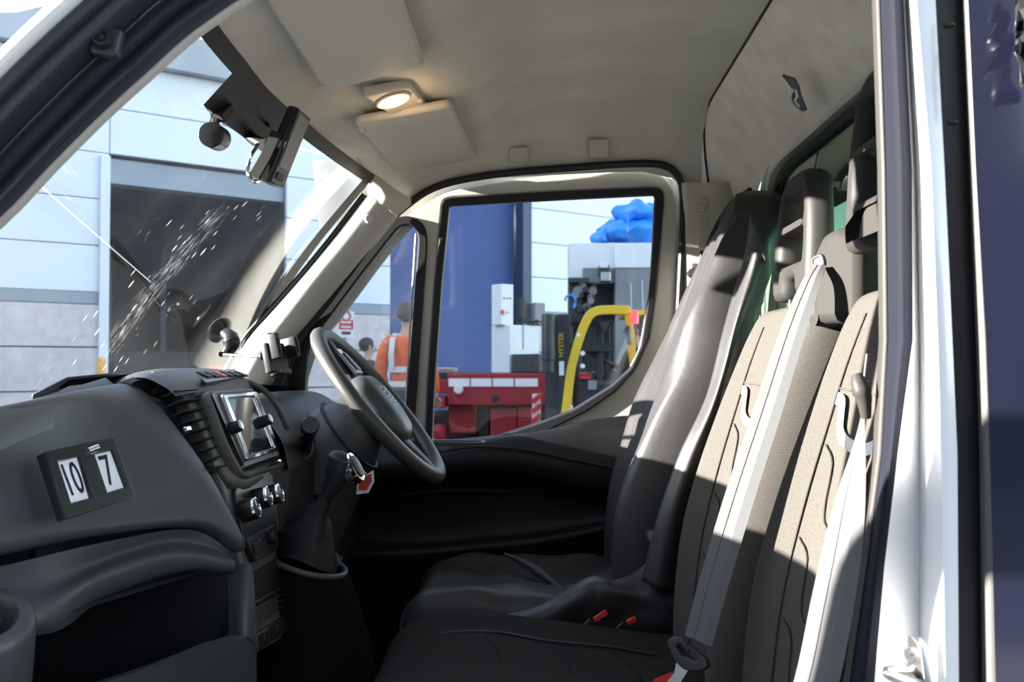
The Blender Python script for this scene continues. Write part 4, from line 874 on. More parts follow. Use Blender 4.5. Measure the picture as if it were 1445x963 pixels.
bench = thing('passenger_bench', 'dark woven fabric double passenger bench nearest the open doorway', 'seat', (.1, 1.47, .62))
SP_MID = [(.93, .275, .16, .030, .96), (1.05, .295, .16, .045, 1), (1.18, .318, .16, .052, 1), (1.30, .348, .15, .050, .98), (1.42, .380, .14, .040, .95), (1.52, .405, .13, .025, .93), (1.575, .42, .12, .014, .91), (1.602, .430, .09, .006, .86), (1.612, .452, .05, 0, .70)]
SP_NEAR = [(z, x+.035, t, b, w) for z, x, t, b, w in SP_MID]
MB().rings(backrest_rings(1.455, 1.915, SP_MID)).build('backrest', M_['seat_fabric'], bench, smooth=70)
MB().rings(backrest_rings(1.035, 1.425, SP_NEAR)).build('backrest', M_['seat_fabric'], bench, smooth=70)
def front_x(spine, z, s):
    xf = lerp_tab([(a[0], a[1]) for a in spine], z); bo = lerp_tab([(a[0], a[3]) for a in spine], z)
    return xf-bo*lerp_tab([(0, 0), (.35, .1), (.6, .55), (.8, 1), (.93, .75), (1, -.2)], abs(s))
def on_seat(y0, y1, spine, s, z, h=.002):
    return V((front_x(spine, z, s)-h, (y0+y1)/2+s*(y1-y0)/2*lerp_tab([(a[0], a[4]) for a in spine], z), z))
for (y0, y1, spn) in ((1.455, 1.915, SP_MID), (1.035, 1.425, SP_NEAR)):
    for sg in (-1, 1):
        MB().tube(cr([on_seat(y0, y1, spn, sg*s, z) for s, z in ((.56, 1.575), (.57, 1.50), (.56, 1.42), (.55, 1.30), (.54, 1.16), (.52, 1.0), (.5, .95))], 4), .0016, 6).build('seam', M_['seat_fabric'], bench)
    MB().tube(cr([on_seat(y0, y1, spn, s, 1.463+.01*abs(s)) for s in (-.55, -.25, 0, .25, .55)], 4), .0016, 6).build('seam', M_['seat_fabric'], bench)
    for zz in (1.33, 1.20, 1.09):
        MB().tube(cr([on_seat(y0, y1, spn, s, zz+dz) for s, dz in ((.52, .06), (.40, .035), (.36, -.02), (.28, -.045), (0, -.055), (-.28, -.045), (-.36, -.02), (-.40, .035), (-.52, .06))], 4), .0018, 6).build('seam', M_['seat_fabric'], bench)
    MB().sweep(cr([on_seat(y0, y1, spn, s, z, .004) for s, z in ((.52, 1.455), (.46, 1.450), (.43, 1.432), (.39, 1.410), (.28, 1.398), (0, 1.392), (-.28, 1.398), (-.39, 1.410), (-.43, 1.432), (-.46, 1.450), (-.52, 1.455))], 4), [(-.0085, -.001), (.0085, -.001), (.0085, .002), (-.0085, .002)], up=(-1, 0, .2)).build('silver_trim', M_['silver_trim'], bench)
    MB().tube(cr([on_seat(y0, y1, spn, s, z, -.004) for s, z in ((-.8, 1.57), (-.6, 1.60), (0, 1.606), (.6, 1.60), (.8, 1.57))], 4), .003, 6).build('piping', M_['seat_side'], bench)
# head restraints
def restraint(y0, y1, zb, zt, xb, lean):
    yc, hw = (y0+y1)/2, (y1-y0)/2; h = zt-zb
    PL = Plane((xb, yc, zb), (0, -1, 0), (lean, 0, 1))
    out = rpoly([(-hw, .02), (-hw*.96, h*.55), (-hw*.70, h*.97), (hw*.70, h*.97), (hw*.96, h*.55), (hw, .02), (hw*.92, -.008), (hw*.35, -.006), (hw*.25, .03), (-hw*.25, .03), (-hw*.35, -.006), (-hw*.92, -.008)], [.02, .08, .055, .055, .08, .02, .012, .012, .012, .012, .012, .012], 5)
    s1 = rpoly([(-hw*.60, h*.57), (hw*.60, h*.57), (hw*.52, h*.81), (-hw*.52, h*.81)], .014)
    s2 = rpoly([(-hw*.64, h*.25), (hw*.64, h*.25), (hw*.61, h*.50), (-hw*.61, h*.50)], .014)
    m = MB().poly(out, PL.mat(0, 0, -.024), .048, [s1, s2], bevel=.014)
    return m.build('headrest', M_['headrest_plastic'], bench, smooth=60)
restraint(1.600, 1.850, 1.632, 1.862, .437, .06)
restraint(1.105, 1.365, 1.668, 1.912, .424, .05)
for y in (1.13, 1.30): MB().cyl((.465, y, 1.58), (.475, y, 1.70), .006, 12).build('headrest_post', M_['chrome'], bench)
for y in (1.64, 1.78): MB().cyl((.455, y, 1.58), (.462, y, 1.66), .006, 12).build('headrest_post', M_['chrome'], bench)
# belt tower
T = Plane(P(1152, 400, 1.45), (.55, -.83, 0), (.1, 0, 1))
tw_out = rpoly([T.uv(*p) for p in ((1138, 459), (1146, 452), (1145, 400), (1147, 360), (1160, 331), (1184, 318), (1215, 330), (1215, 455), (1168, 456))], .012)
slot = rpoly([T.uv(*p) for p in ((1149, 366), (1162, 360), (1166, 372), (1160, 392), (1152, 392))], .006)
MB().poly(tw_out, T.mat(0, 0, -.03), .065, bevel=.014).build('belt_tower', M_['tower_plastic'], bench, smooth=60)
MB().poly(slot, T.mat(0, 0, .003), .004).build('belt_slot', M_['black_plastic'], bench)
MB().tube([T.at(u, v, .004) for u, v in slot], .003, 6, up=T.n, closed=True).build('slot_rim', M_['headrest_plastic'], bench)
# cushion of the bench (middle place) and the near place
def cushion(y0, y1, prof, amp=.012, zb=.80):
    """prof: (x, top z, width factor)"""
    yc, hw = (y0+y1)/2, (y1-y0)/2; R = []
    for x, z, wf in prof:
        w = hw*wf; b = amp
        c = [(0, z-.3*b), (.45, z), (.72, z+b), (.90, z+.4*b), (1.0, z-.03), (1.0, (z+zb)/2), (.93, zb), (0, zb)]
        full = c+[(-s, zz) for s, zz in reversed(c[1:-1])]
        R.append(cr([V((x, yc+s*w, zz)) for s, zz in full], 3, True))
    n = len(R[0]); cols = [cr([r[j] for r in R], 4) for j in range(n)]
    return [[cols[j][i] for j in range(n)] for i in range(len(cols[0]))]
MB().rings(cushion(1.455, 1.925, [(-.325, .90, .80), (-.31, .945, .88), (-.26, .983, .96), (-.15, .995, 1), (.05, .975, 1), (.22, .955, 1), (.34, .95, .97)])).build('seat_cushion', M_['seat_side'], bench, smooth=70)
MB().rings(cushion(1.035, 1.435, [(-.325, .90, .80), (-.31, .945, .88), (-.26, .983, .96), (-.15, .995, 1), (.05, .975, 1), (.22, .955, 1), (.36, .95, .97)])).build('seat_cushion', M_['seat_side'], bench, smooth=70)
def csz(x): return lerp_tab([(-.31, .945), (-.26, .983), (-.15, .995), (.05, .975), (.22, .955)], x)
MB().tube(cr([V((x, y, csz(x)+.003)) for x, y in ((-.29, 1.80), (-.2, 1.78), (-.1, 1.79), (0, 1.77), (.12, 1.78), (.2, 1.77))], 4), .0025, 6).build('seam', M_['dash_dark'], bench)
for x in (-.12, 0.0, .12): MB().tube(cr([V((x+dx, y, csz(x+dx)-.001)) for dx, y in ((0, 1.78), (.02, 1.72), (.035, 1.66), (.035, 1.6))], 4), .0015, 6).build('seam', M_['seat_side'], bench)
MB().box((.02, 1.47, .70), (.56, .88, .20)).build('seat_base', M_['dash_dark'], bench, bevel=.02)

# ---- driver's seat under a loose cover
drv = thing('driver_seat', 'driver seat under a loose shiny grey black cover, beyond the bench', 'seat', (.05, 2.24, .62))
SP_D = [(.97, .17, .17, .02, .98), (1.08, .185, .17, .04, 1.02), (1.22, .215, .17, .05, 1.04), (1.38, .262, .16, .045, 1.03), (1.52, .315, .145, .03, .98), (1.66, .365, .13, .015, .88), (1.76, .40, .12, .005, .72), (1.84, .432, .11, 0, .50), (1.89, .450, .10, 0, .36), (1.912, .470, .06, 0, .16)]
def folds(p):
    q = V((p.x*3, p.y*16, p.z*2.2-p.y*1.5)); a = .020*noise.noise(q)+.010*noise.noise(q*2.1)
    k = max(0, min(1, (p.z-1.0)/.15))
    r_ = .016*abs(math.sin(p.y*34+p.z*5))*max(0, min(1, (p.z-1.45)/.15))
    return p+V((-(a+r_)*k-.004, a*.3, 0))
cov = MB().rings(backrest_rings(2.0, 2.475, SP_D, 7)).jitter(folds).build('backrest_cover', M_['seat_vinyl'], drv, smooth=80)
# loose flap of the cover hanging on the near side
fl = [[P(1058, 300, 1.98), P(1070, 330, 1.94), P(1080, 368, 1.93)],
      [P(1050, 360, 1.97), P(1062, 385, 1.93), P(1076, 378, 1.95)],
      [P(1022, 460, 1.95), P(1036, 470, 1.91), P(1052, 440, 1.96)],
      [P(995, 560, 1.93), P(1008, 570, 1.90), P(1022, 540, 1.95)],
      [P(955, 650, 1.92), P(975, 660, 1.90), P(1000, 640, 1.96)],
      [P(925, 740, 1.92), P(950, 750, 1.90), P(990, 740, 1.97)],
      [P(905, 820, 1.92), P(935, 835, 1.90), P(985, 840, 1.98)]]
MB().patch(fl, 8, 8).jitter(lambda p: p+V((-.5, -.8, 0))*(.008*noise.noise(V((p.x*16, p.y*10, p.z*7))))).build('cover_flap', M_['seat_vinyl'], drv, smooth=80, solid=.002)
MB().tube(cr([P(1058, 268, 2.22), P(1030, 290, 2.40), P(1000, 345, 2.46), P(985, 430, 2.47), P(972, 520, 2.47), P(935, 570, 2.47), P(905, 620, 2.47), P(884, 690, 2.47), P(880, 745, 2.47), P(886, 790, 2.46)], 5), .006, 8).build('cover_hem', M_['dash_dark'], drv)
MB().box(P(897, 685, 2.36), (.035, .03, .014), Euler((.1, .5, .3)).to_matrix()).build('cover_strap', M_['belt_web_dark'], drv, bevel=.003)
def rumple(p):
    q = V((p.x*9, p.y*7, p.z*6)); k = max(0, min(1, (p.z-.86)/.08))
    return p+V((0, 0, (.022*noise.noise(q)+.012*abs(noise.noise(q*1.9)))*k))
MB().rings(cushion(2.0, 2.49, [(-.33, .90, .85), (-.315, .955, .93), (-.27, .993, .98), (-.15, 1.0, 1), (.0, .995, 1), (.15, 1.0, 1), (.27, 1.01, .97)], .008, .74)).jitter(rumple).build('cushion_cover', M_['seat_vinyl'], drv, smooth=80, subs=1)
sk = [[P(690, 872, 1.96), P(760, 855, 1.97), P(830, 815, 1.98), P(870, 818, 1.97), P(905, 800, 1.97), P(950, 760, 1.96)],
      [P(690, 890, 1.93), P(765, 868, 1.93), P(836, 828, 1.94), P(872, 835, 1.92), P(915, 838, 1.93), P(965, 830, 1.94)],
      [P(690, 925, 1.94), P(760, 905, 1.93), P(820, 880, 1.95), P(880, 872, 1.94), P(930, 866, 1.93), P(975, 870, 1.94)],
      [P(690, 960, 1.95), P(760, 950, 1.95), P(820, 940, 1.96), P(880, 930, 1.95), P(930, 920, 1.95), P(980, 920, 1.95)]]
MB().patch(sk, 8, 8).jitter(lambda p: p+V((0, -1, .3))*(.010*noise.noise(V((p.x*14, p.y*10, p.z*18)))+.006*abs(noise.noise(p*24)))).build('cover_skirt', M_['seat_vinyl'], drv, smooth=80, solid=.002)
MB().tube(cr([P(712, 782, 2.3), P(740, 795, 2.25), P(770, 815, 2.18), P(795, 835, 2.12)], 5), .012, 8, scale=[lerp_tab([(0, .3), (8, 1), (15, .4)], i) for i in range(16)]).build('cover_fold', M_['seat_vinyl'], drv, smooth=80)
MB().box((.0, 2.24, .70), (.46, .42, .20)).build('seat_base', M_['dash_dark'], drv, bevel=.02)
# seat belt buckles between the seats
def buckle(a, b, label, group='belt buckles'):
    t = thing('belt_buckle', label, 'buckle', b)
    d = (a-b).normalized(); M = mat_at(b, d, (0, -1, 0))
    MB().poly(rpoly([(-.016, -.009), (.016, -.009), (.016, .009), (-.016, .009)], .004), M @ Matrix.Translation((0, 0, -.03)), .05, bevel=.002).build('buckle_body', M_['black_plastic'], t)
    MB().poly(rpoly([(-.012, -.0075), (.012, -.0075), (.012, .0075), (-.012, .0075)], .002), M @ Matrix.Translation((0, 0, -.003)), .012, bevel=.001).build('release_button', M_['red_plastic'], t)
    return t
def bar_buckle(p, q, label):
    t = thing('belt_buckle', label, 'buckle', p)
    MB().sweep([p, q], [(-.004, -.006), (.004, -.006), (.004, .006), (-.004, .006)]).build('release_button', M_['red_plastic'], t, bevel=.002)
    d = (p-q).normalized(); MB().sweep([p+d*.05+V((0, 0, -.02)), p+d*.002], [(-.011, -.011), (.011, -.011), (.011, .011), (-.011, .011)]).build('buckle_body', M_['black_plastic'], t, bevel=.002)
bar_buckle(P(838, 876, 1.90), P(857, 864, 1.90), 'bright red belt buckle in the fold of the driver seat cover')
bar_buckle(P(885, 880, 1.90), P(898, 873, 1.90), 'paler red buckle tip right of the other one, beside the middle cushion')

# ================================================================== SEAT BELTS
def webbing(pts, nrm, w, m, name, parent, th=.0014):
    c = cr(pts, 6); N = len(c); R = []
    nn = cr(nrm, 6) if isinstance(nrm, list) else [V(nrm)]*N
    ww = cr([(x, 0, 0) for x in w], 6) if isinstance(w, list) else [V((w, 0, 0))]*N
    for i in range(N):
        t = (c[min(i+1, N-1)]-c[max(i-1, 0)]).normalized(); n = (nn[i]-t*nn[i].dot(t)).normalized(); s = t.cross(n)
        h = ww[i].x/2
        R.append([c[i]+s*x+n*y for x, y in ((-h, -th), (-h*.33, -th), (h*.33, -th), (h, -th), (h, th), (h*.34, th), (h*.30, th*.3), (-h*.30, th*.3), (-h*.34, th))])
    return MB().rings(R).build(name, m, parent, smooth=40)
mb = thing('seat_belt', 'grey seat belt running from the belt tower down across the middle seat', 'seat belt', P(975, 930, 1.40), 'seat belts')
webbing([P(1157, 374, 1.425), P(1144, 400, 1.40), P(1118, 470, 1.385), P(1083, 580, 1.375), P(1044, 700, 1.37), P(1008, 820, 1.37), P(985, 905, 1.37)], [(-.55, -.8, .2), (-.6, -.8, .1), (-.6, -.8, .1), (-.6, -.8, 0), (-.6, -.8, 0), (-.6, -.8, 0), (-.6, -.8, 0)], [.020, .028, .038, .042, .044, .044, .043], M_['belt_web'], 'webbing', mb)
tp_ = Plane(P(975, 925, 1.362), (.75, -.6, -.25), (.35, 0, 1))
MB().poly(rpoly([tp_.uv(*p) for p in ((944, 904), (957, 897), (1001, 930), (1003, 942), (990, 949), (968, 945), (955, 932))], .006), tp_.mat(0, 0, .004), .014, [rpoly([tp_.uv(*p) for p in ((958, 912), (966, 908), (990, 928), (986, 934), (966, 926))], .003)], bevel=.003).build('tongue_grip', M_['headrest_plastic'], mb)
MB().poly(rpoly([tp_.uv(*p) for p in ((956, 930), (974, 942), (962, 962), (944, 985), (932, 975), (952, 950))], .003), tp_.mat(0, 0, .0), .003).build('tongue_blade', M_['brushed'], mb)
tb_ = thing('belt_buckle', 'black buckle with red edge taking the middle belt tongue at the bottom', 'buckle', P(938, 985, 1.37))
MB().poly(rpoly([tp_.uv(*p) for p in ((922, 962), (952, 952), (940, 1010), (905, 1010))], .005), tp_.mat(0, 0, -.018), .024, bevel=.003).build('buckle_body', M_['black_plastic'], tb_)
MB().sweep([tp_.hit(922, 964, -.004), tp_.hit(948, 953, -.004)], [(-.003, -.004), (.003, -.004), (.003, .004), (-.003, .004)]).build('release_button', M_['red_plastic'], tb_)
nb = thing('seat_belt', 'pale seat belt hanging beside the near doorway pillar', 'seat belt', P(1170, 960, 1.1), 'seat belts')
webbing([P(1224, 500, 1.06), P(1220, 540, 1.06), P(1218, 580, 1.055), P(1211, 640, 1.055), P(1201, 700, 1.055), P(1188, 780, 1.055), P(1173, 860, 1.055), P(1150, 970, 1.055), P(1110, 1100, 1.055)], [(-.9, .5, 0), (-.9, .5, 0), (-.95, .3, 0), (-.9, -.1, 0), (-.85, -.4, 0), (-.75, -.65, 0), (-.7, -.7, 0), (-.7, -.7, 0), (-.7, -.7, 0)], [.016, .018, .018, .030, .040, .046, .049, .049, .049], M_['belt_web'], 'webbing', nb)
MB().tube(cr([P(1209, 530, 1.05), P(1213, 545, 1.045), P(1219, 562, 1.045), P(1222, 590, 1.05)], 4), .008, 10, scale=[lerp_tab([(0, .8), (6, 1.3), (12, .7)], i) for i in range(13)]).build('belt_stop', M_['headrest_plastic'], nb, smooth=60)
db = thing('seat_belt', 'black driver seat belt on the far door pillar beside the covered seat', 'seat belt', P(970, 560, 2.55), 'seat belts')
webbing([P(985, 372, 2.53), P(983, 400, 2.52), P(976, 460, 2.52), P(966, 540, 2.53), P(955, 620, 2.55)], (-.35, -.93, 0), [.03, .034, .036, .036, .036], M_['belt_web_dark'], 'webbing', db)
MB().lathe([(.001, .010), (.016, .010), (.022, .004), (.022, -.004)], mat_at(P(981, 386, 2.515), (-.35, -.93, .1)) @ Matrix.Diagonal((1, .7, 1, 1)), 22).build('belt_guide', M_['black_plastic'], db)
MB().box(P(992, 362, 2.52), (.018, .012, .03)).build('guide_bolt', M_['black_plastic'], db, bevel=.004)
MB().sphere(P(964, 515, 2.515), .010, 12, 8, (1.3, .6, 1)).build('belt_stop', M_['black_plastic'], db)
# floor edge strip
tag(MB().tube(cr([P(398, 902, 1.75), P(430, 922, 1.75), P(462, 942, 1.75), P(500, 975, 1.75)], 4), .006, 8).build('floor_cable', M_['dash_plastic']), 'thin black cable along the floor beside the centre console', 'cable')
# ================================================================== OUTSIDE: yard and warehouse
structure(MB().grid([[V((-60, -30, .2)), V((80, -30, .2))], [V((-60, 90, .2)), V((80, 90, .2))]]).build('yard_ground', M_['asphalt'], smooth=0), 'grey asphalt yard around the van', 'ground')
f0 = P(750, 520, 17.0)
FA = Plane((f0.x, f0.y, 0), (.78, .627, 0), (0, 0, 1))
def fu(px, py=450): return FA.uv(px, py)[0]
def fz(px, py): return FA.uv(px, py)[1]
wh = thing('warehouse', 'pale grey clad warehouse with dark doorway and blue shutter across the yard', 'building', FA.at(fu(150), 0, -1))
z_bt, z_bb = fz(100, 411), fz(100, 428)
zs = [z_bt, fz(100, 344), fz(100, 278.5), fz(104, 210.5)]
st = (zs[3]-zs[0])/3; zs = [zs[0]+st*i for i in range(7)]
z_eave = zs[5]+.1
u_l, u_d0, u_d1, u_b0, u_b1, u_p1, u_r = fu(152)-46, fu(152), fu(403), fu(551), fu(735), fu(747), fu(1100)
z_lin = fz(160, 222)
pc = {}
def panel(u0, u1, z0, z1, m='cladding', th=.08, name='cladding_panel', gap=.012):
    k = (round(u1-u0, 3), round(z1-z0, 3), m, name); c = FA.at((u0+u1)/2, (z0+z1)/2, -th/2)
    if k in pc: return twin(pc[k], c, wh)
    R = Matrix([list(x) for x in (FA.u, FA.v, FA.n)]).transposed()
    pc[k] = MB().box(c, (u1-u0-gap, z1-z0-gap, th), R).build(name, M_[m], wh, smooth=0, bevel=.006); return pc[k]
um = fu(-250)
for i in range(5):
    for a, b in ((u_l, um), (um, u_d0), (u_d1, u_b0), (u_p1, (u_p1+u_r)/2), ((u_p1+u_r)/2, u_r)):
        panel(a, b, zs[i], zs[i+1])
    if zs[i] > z_lin-.3: panel(u_d0, u_d1, max(zs[i], z_lin+.02), zs[i+1])
for a, b in ((u_l, um), (um, u_d0), (u_d1, u_b0), (u_p1, (u_p1+u_r)/2), ((u_p1+u_r)/2, u_r)):
    panel(a, b, z_bb, z_bt, 'cladding_grey', .12, 'grey_band', .0)
    h = (z_bb-.0)/4
    nb_ = min(8, max(1, round((b-a)/2.0)))
    for r in range(4):
        for k in range(nb_):
            panel(a+(b-a)*k/nb_, a+(b-a)*(k+1)/nb_, r*h, (r+1)*h, 'blockwork', .16, 'concrete_slab', .02)
panel(u_b0, u_b1, 5.6, zs[5], 'cladding')
R = Matrix([list(x) for x in (FA.u, FA.v, FA.n)]).transposed()
MB().box(FA.at((u_l+u_r)/2, z_eave+.15, .05), (u_r-u_l, .5, .3), R).build('eaves_fascia', M_['fascia_grey'], wh, smooth=0)
MB().add([FA.at(u_l, z_eave+.4, .1), FA.at(u_r, z_eave+.4, .1), FA.at(u_r, z_eave+.55, -9), FA.at(u_l, z_eave+.55, -9)], [(0, 1, 2, 3)]).build('roof', M_['fascia_grey'], wh, smooth=0)
MB().box(FA.at(u_l-.05, z_eave/2, -5), (.1, z_eave, 10), R).build('end_wall', M_['cladding'], wh, smooth=0)
MB().box(FA.at((u_l+u_r)/2, (z_eave+.9)/2, -9), (u_r-u_l, z_eave+.9, .2), R).build('rear_wall', M_['cladding'], wh, smooth=0)
MB().box(FA.at(u_r+.05, z_eave/2, -5), (.1, z_eave, 10), R).build('end_wall', M_['cladding'], wh, smooth=0)
# doorway: lintel, recess with back wall and posts
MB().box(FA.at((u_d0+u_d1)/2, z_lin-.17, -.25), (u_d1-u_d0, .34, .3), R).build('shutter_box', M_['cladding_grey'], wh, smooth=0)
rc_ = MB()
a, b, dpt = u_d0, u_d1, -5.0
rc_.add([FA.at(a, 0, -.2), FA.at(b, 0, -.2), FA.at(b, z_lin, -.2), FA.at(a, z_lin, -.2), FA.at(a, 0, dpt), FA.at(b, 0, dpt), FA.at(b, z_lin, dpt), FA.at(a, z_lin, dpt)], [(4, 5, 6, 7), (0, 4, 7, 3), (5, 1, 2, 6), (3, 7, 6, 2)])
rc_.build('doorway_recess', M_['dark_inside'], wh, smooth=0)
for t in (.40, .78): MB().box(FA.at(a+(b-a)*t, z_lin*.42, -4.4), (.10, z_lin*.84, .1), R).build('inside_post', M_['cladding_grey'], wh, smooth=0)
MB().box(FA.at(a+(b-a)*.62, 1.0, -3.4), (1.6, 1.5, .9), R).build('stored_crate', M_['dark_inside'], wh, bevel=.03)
MB().box(FA.at(a-.06, z_lin/2, -.02), (.12, z_lin, .16), R).build('door_jamb', M_['cladding'], wh, smooth=0)
# big blue roller shutter
sh = [];
for i in range(281):
    z = 5.6*i/280; sh.append([FA.at(u_b0, z, -.22+(.010 if i % 2 else 0)), FA.at(u_b1, z, -.22+(.010 if i % 2 else 0))])
so_ = MB().grid(sh).build('shutter_slats', M_['shutter_blue'], wh, smooth=0); so_['kind'] = 'stuff'
MB().box(FA.at((u_b1+u_p1)/2, 2.9, -.04), (u_p1-u_b1, 5.8, .22), R).build('shutter_post', M_['post_blue'], wh, smooth=0)
# sign on its post
sg_ = thing('safety_sign', 'white safety sign with a red middle panel on a thin post by the quarter window', 'sign', P(488, 640, 12.2))
SG = Plane(P(488, 458, 12.2), (.85, .52, 0), (0, 0, 1))
wS = abs(SG.uv(500, 458)[0]-SG.uv(477, 458)[0]); hS = SG.uv(488, 439)[1]-SG.uv(488, 476)[1]
MB().poly(rpoly([(-wS/2, -hS/2), (wS/2, -hS/2), (wS/2, hS/2), (-wS/2, hS/2)], .02), SG.mat(0, 0, 0), .02).build('sign_board', M_['paper'], sg_, smooth=0)
rd = MB().poly([(-wS*.44, -hS*.20), (wS*.44, -hS*.20), (wS*.44, hS*.16), (-wS*.44, hS*.16)], SG.mat(0, 0, .012), .004).build('red_panel', M_['red_plastic'], sg_, smooth=0)
for k in (-.1, .08): MB().box(SG.at(0, hS*(k), .016), (wS*.6, .02, .004), Matrix([list(x) for x in (SG.u, SG.v, SG.n)]).transposed()).build('text_line', M_['paper'], rd, smooth=0)
MB().box(SG.at(0, -hS*.33, .014), (wS*.55, hS*.11, .006), Matrix([list(x) for x in (SG.u, SG.v, SG.n)]).transposed()).build('black_line', M_['ink'], sg_, smooth=0)
MB().tube([SG.at(wS*.26*math.cos(t), hS*.32+wS*.26*math.sin(t), .014) for t in [2*math.pi*k/20 for k in range(20)]], .012, 6, up=SG.n, closed=True).build('red_ring', M_['red_plastic'], sg_)
c = SG.at(0, 0, -.04); MB().cyl((c.x, c.y, 0), (c.x, c.y, c.z+.9), .03, 10).build('post', M_['cladding_grey'], sg_)
# yellow bollard by the doorway
p = P(142.5, 505, 10.5); tag(MB().lathe([(.001, p.z), (.03, p.z), (.045, p.z-.03), (.045, .0)], Matrix.Translation((p.x, p.y, 0)), 16).build('bollard', M_['amber']), 'amber yellow bollard at the left edge of the dark doorway', 'bollard')
p = P(312, 514, 11.0); br = thing('red_object', 'low red object seen past the suction mount', 'red_object', (p.x, p.y, 0))
MB().box((p.x, p.y, p.z-.12), (.34, .06, .2)).build('red_board', M_['red_plastic'], br, smooth=0)  # unidentified red shape drawn as a board, legs added
for k in (-1, 1): MB().box((p.x+k*.13, p.y, (p.z-.25)/2), (.05, .05, p.z-.25)).build('object_leg', M_['machine_grey'], br, smooth=0)

# ================================================================== red flatbed truck with machinery
YT = 10.0
tk = thing('flatbed_truck', 'red flatbed truck with a white striped side rail beyond the door window', 'truck', (-.6, YT, 0))
zt = P(700, 527, YT).z; xl, xr = P(607, 530, YT).x, P(935, 530, YT).x
MB().box(((xl+xr)/2, YT+1.0, zt-.05), (xr-xl, 2.0, .10)).build('deck', M_['truck_dark'], tk, bevel=.01)
x0 = P(632, 540, YT).x
MB().box(((x0+xr)/2, YT-.02, zt-.17), (xr-x0, .06, .34)).build('side_rail', M_['truck_red'], tk, bevel=.01)
zc_ = P(700, 540, YT).z; xs_ = [P(x, 540, YT).x for x in (633, 664, 695, 726, 760)]
for i in range(4): MB().box(((xs_[i]+xs_[i+1])/2, YT-.055, zc_), (xs_[i+1]-xs_[i]-.015, .012, .085)).build('white_stripe', M_['paper'], tk, smooth=0)
def tbox(px0, py0, px1, py1, Y, d, name, m, par, bev=.01):
    a, b = P(px0, py0, Y), P(px1, py1, Y)
    return MB().box(((a.x+b.x)/2, Y+d/2, (a.z+b.z)/2), (abs(b.x-a.x), d, abs(a.z-b.z)), None).build(name, M_[m], par, smooth=0, bevel=bev)
tbox(609, 536, 632, 556, YT-.05, .5, 'cab_corner', 'truck_red', tk)
tbox(615, 519, 640, 527, YT, .5, 'deck_tray', 'brushed', tk)
tbox(612, 560, 628, 576, YT-.1, .4, 'side_locker', 'truck_red', tk)
tbox(632, 548, 780, 640, YT+.6, .1, 'chassis_side', 'truck_dark', tk)
tbox(634, 560, 672, 612, YT+.1, .4, 'tool_box', 'truck_red', tk)
tbox(676, 566, 690, 625, YT+.2, .3, 'chassis_bracket', 'truck_dark', tk)
tbox(692, 576, 730, 625, YT+.05, .5, 'tool_box', 'truck_red', tk)
tbox(732, 574, 750, 606, YT, .3, 'winch_block', 'truck_red', tk)
tbox(740, 600, 762, 622, YT, .3, 'winch_block', 'truck_red', tk)
tbox(604, 602, 626, 625, YT-.2, .5, 'mudguard', 'truck_red', tk, .05)
mk = tbox(751, 556, 763, 600, YT-.08, .03, 'marker_board', 'paper', tk, 0)
ma, mb_ = P(751, 560, YT-.1), P(763, 560, YT-.1)
for py in (562, 576, 590):
    a, b = P(751, py+6, YT-.1), P(763, py-4, YT-.1); MB().sweep([a, b], [(-.006, -.026), (.006, -.026), (.006, .026), (-.006, .026)]).build('red_bar', M_['red_plastic'], mk, smooth=0)
def disc(px, py, Y, r, h, name, m, par): return MB().lathe([(.001, h), (r*.8, h), (r, h*.5), (r, 0)], mat_at(P(px, py, Y), (0, -1, 0)), 22).build(name, M_[m], par)
disc(647, 550, YT-.10, .05, .05, 'side_lamp', 'lamp_white', tk)
disc(699, 563, YT-.0, .062, .04, 'round_badge', 'fork_yellow', tk)
disc(699, 563, YT-.045, .045, .01, 'badge_face', 'truck_dark', tk)
for px in (625, 745): MB().lathe([(.2, -.12), (.44, -.12), (.5, -.06), (.5, .06), (.44, .12), (.2, .12)], mat_at((P(px, 600, YT+.7).x, YT+.7, .5), (0, -1, 0)), 28).build('wheel', M_['truck_dark'], tk)
# switch cabinet and machine base on the truck
RZ = Matrix.Rotation(math.radians(38), 3, 'Z')
def rbox(px, py0, py1, Y, w_, d_, name, m, par, bev=.01):
    a, b = P(px, py0, Y), P(px, py1, Y)
    return MB().box((a.x, Y, (a.z+b.z)/2), (w_, d_, abs(a.z-b.z)), RZ).build(name, M_[m], par, smooth=0, bevel=bev)
ec = thing('switch_cabinet', 'tall white electrical cabinet standing on the white machine base', 'cabinet', P(709, 460, YT+.6))
rbox(709, 402, 459.5, YT+.6, .175, .19, 'cabinet_body', 'machine_white', ec)
RZm = RZ
def on_left(px, py, w_, h_, name, m, par, Yb, dx=0, tw=.006, R0=.175, D0=.19):
    c0_ = P(709, py, YT+.6); n_l = RZ @ V((0, -1, 0)); q = V((c0_.x, YT+.6, P(px, py, YT+.5).z))+n_l*(D0/2+.004)+RZ @ V((dx, 0, 0))
    return MB().box(q, (w_, tw, h_), RZ).build(name, M_[m], par, smooth=0)
for dx, m in ((-.045, 'post_blue'), (0.0, 'red_plastic'), (.04, 'post_blue')): on_left(700, 421, .022, .016, 'logo_mark', m, ec, 0, dx)
on_left(693, 441, .04, .05, 'isolator_switch', 'red_plastic', ec, 0, -.07, .02)
on_left(703, 441, .018, .02, 'push_button', 'amber', ec, 0, .0, .02)
n_r = RZ @ V((1, 0, 0))
for k in range(5): MB().box(V((P(709, 430, YT+.6).x, YT+.6, P(709, 406+k*2.2, YT+.6).z))+n_r*.09, (.006, .10, .006), RZ).build('vent_slot', M_['machine_dark'], ec, smooth=0)
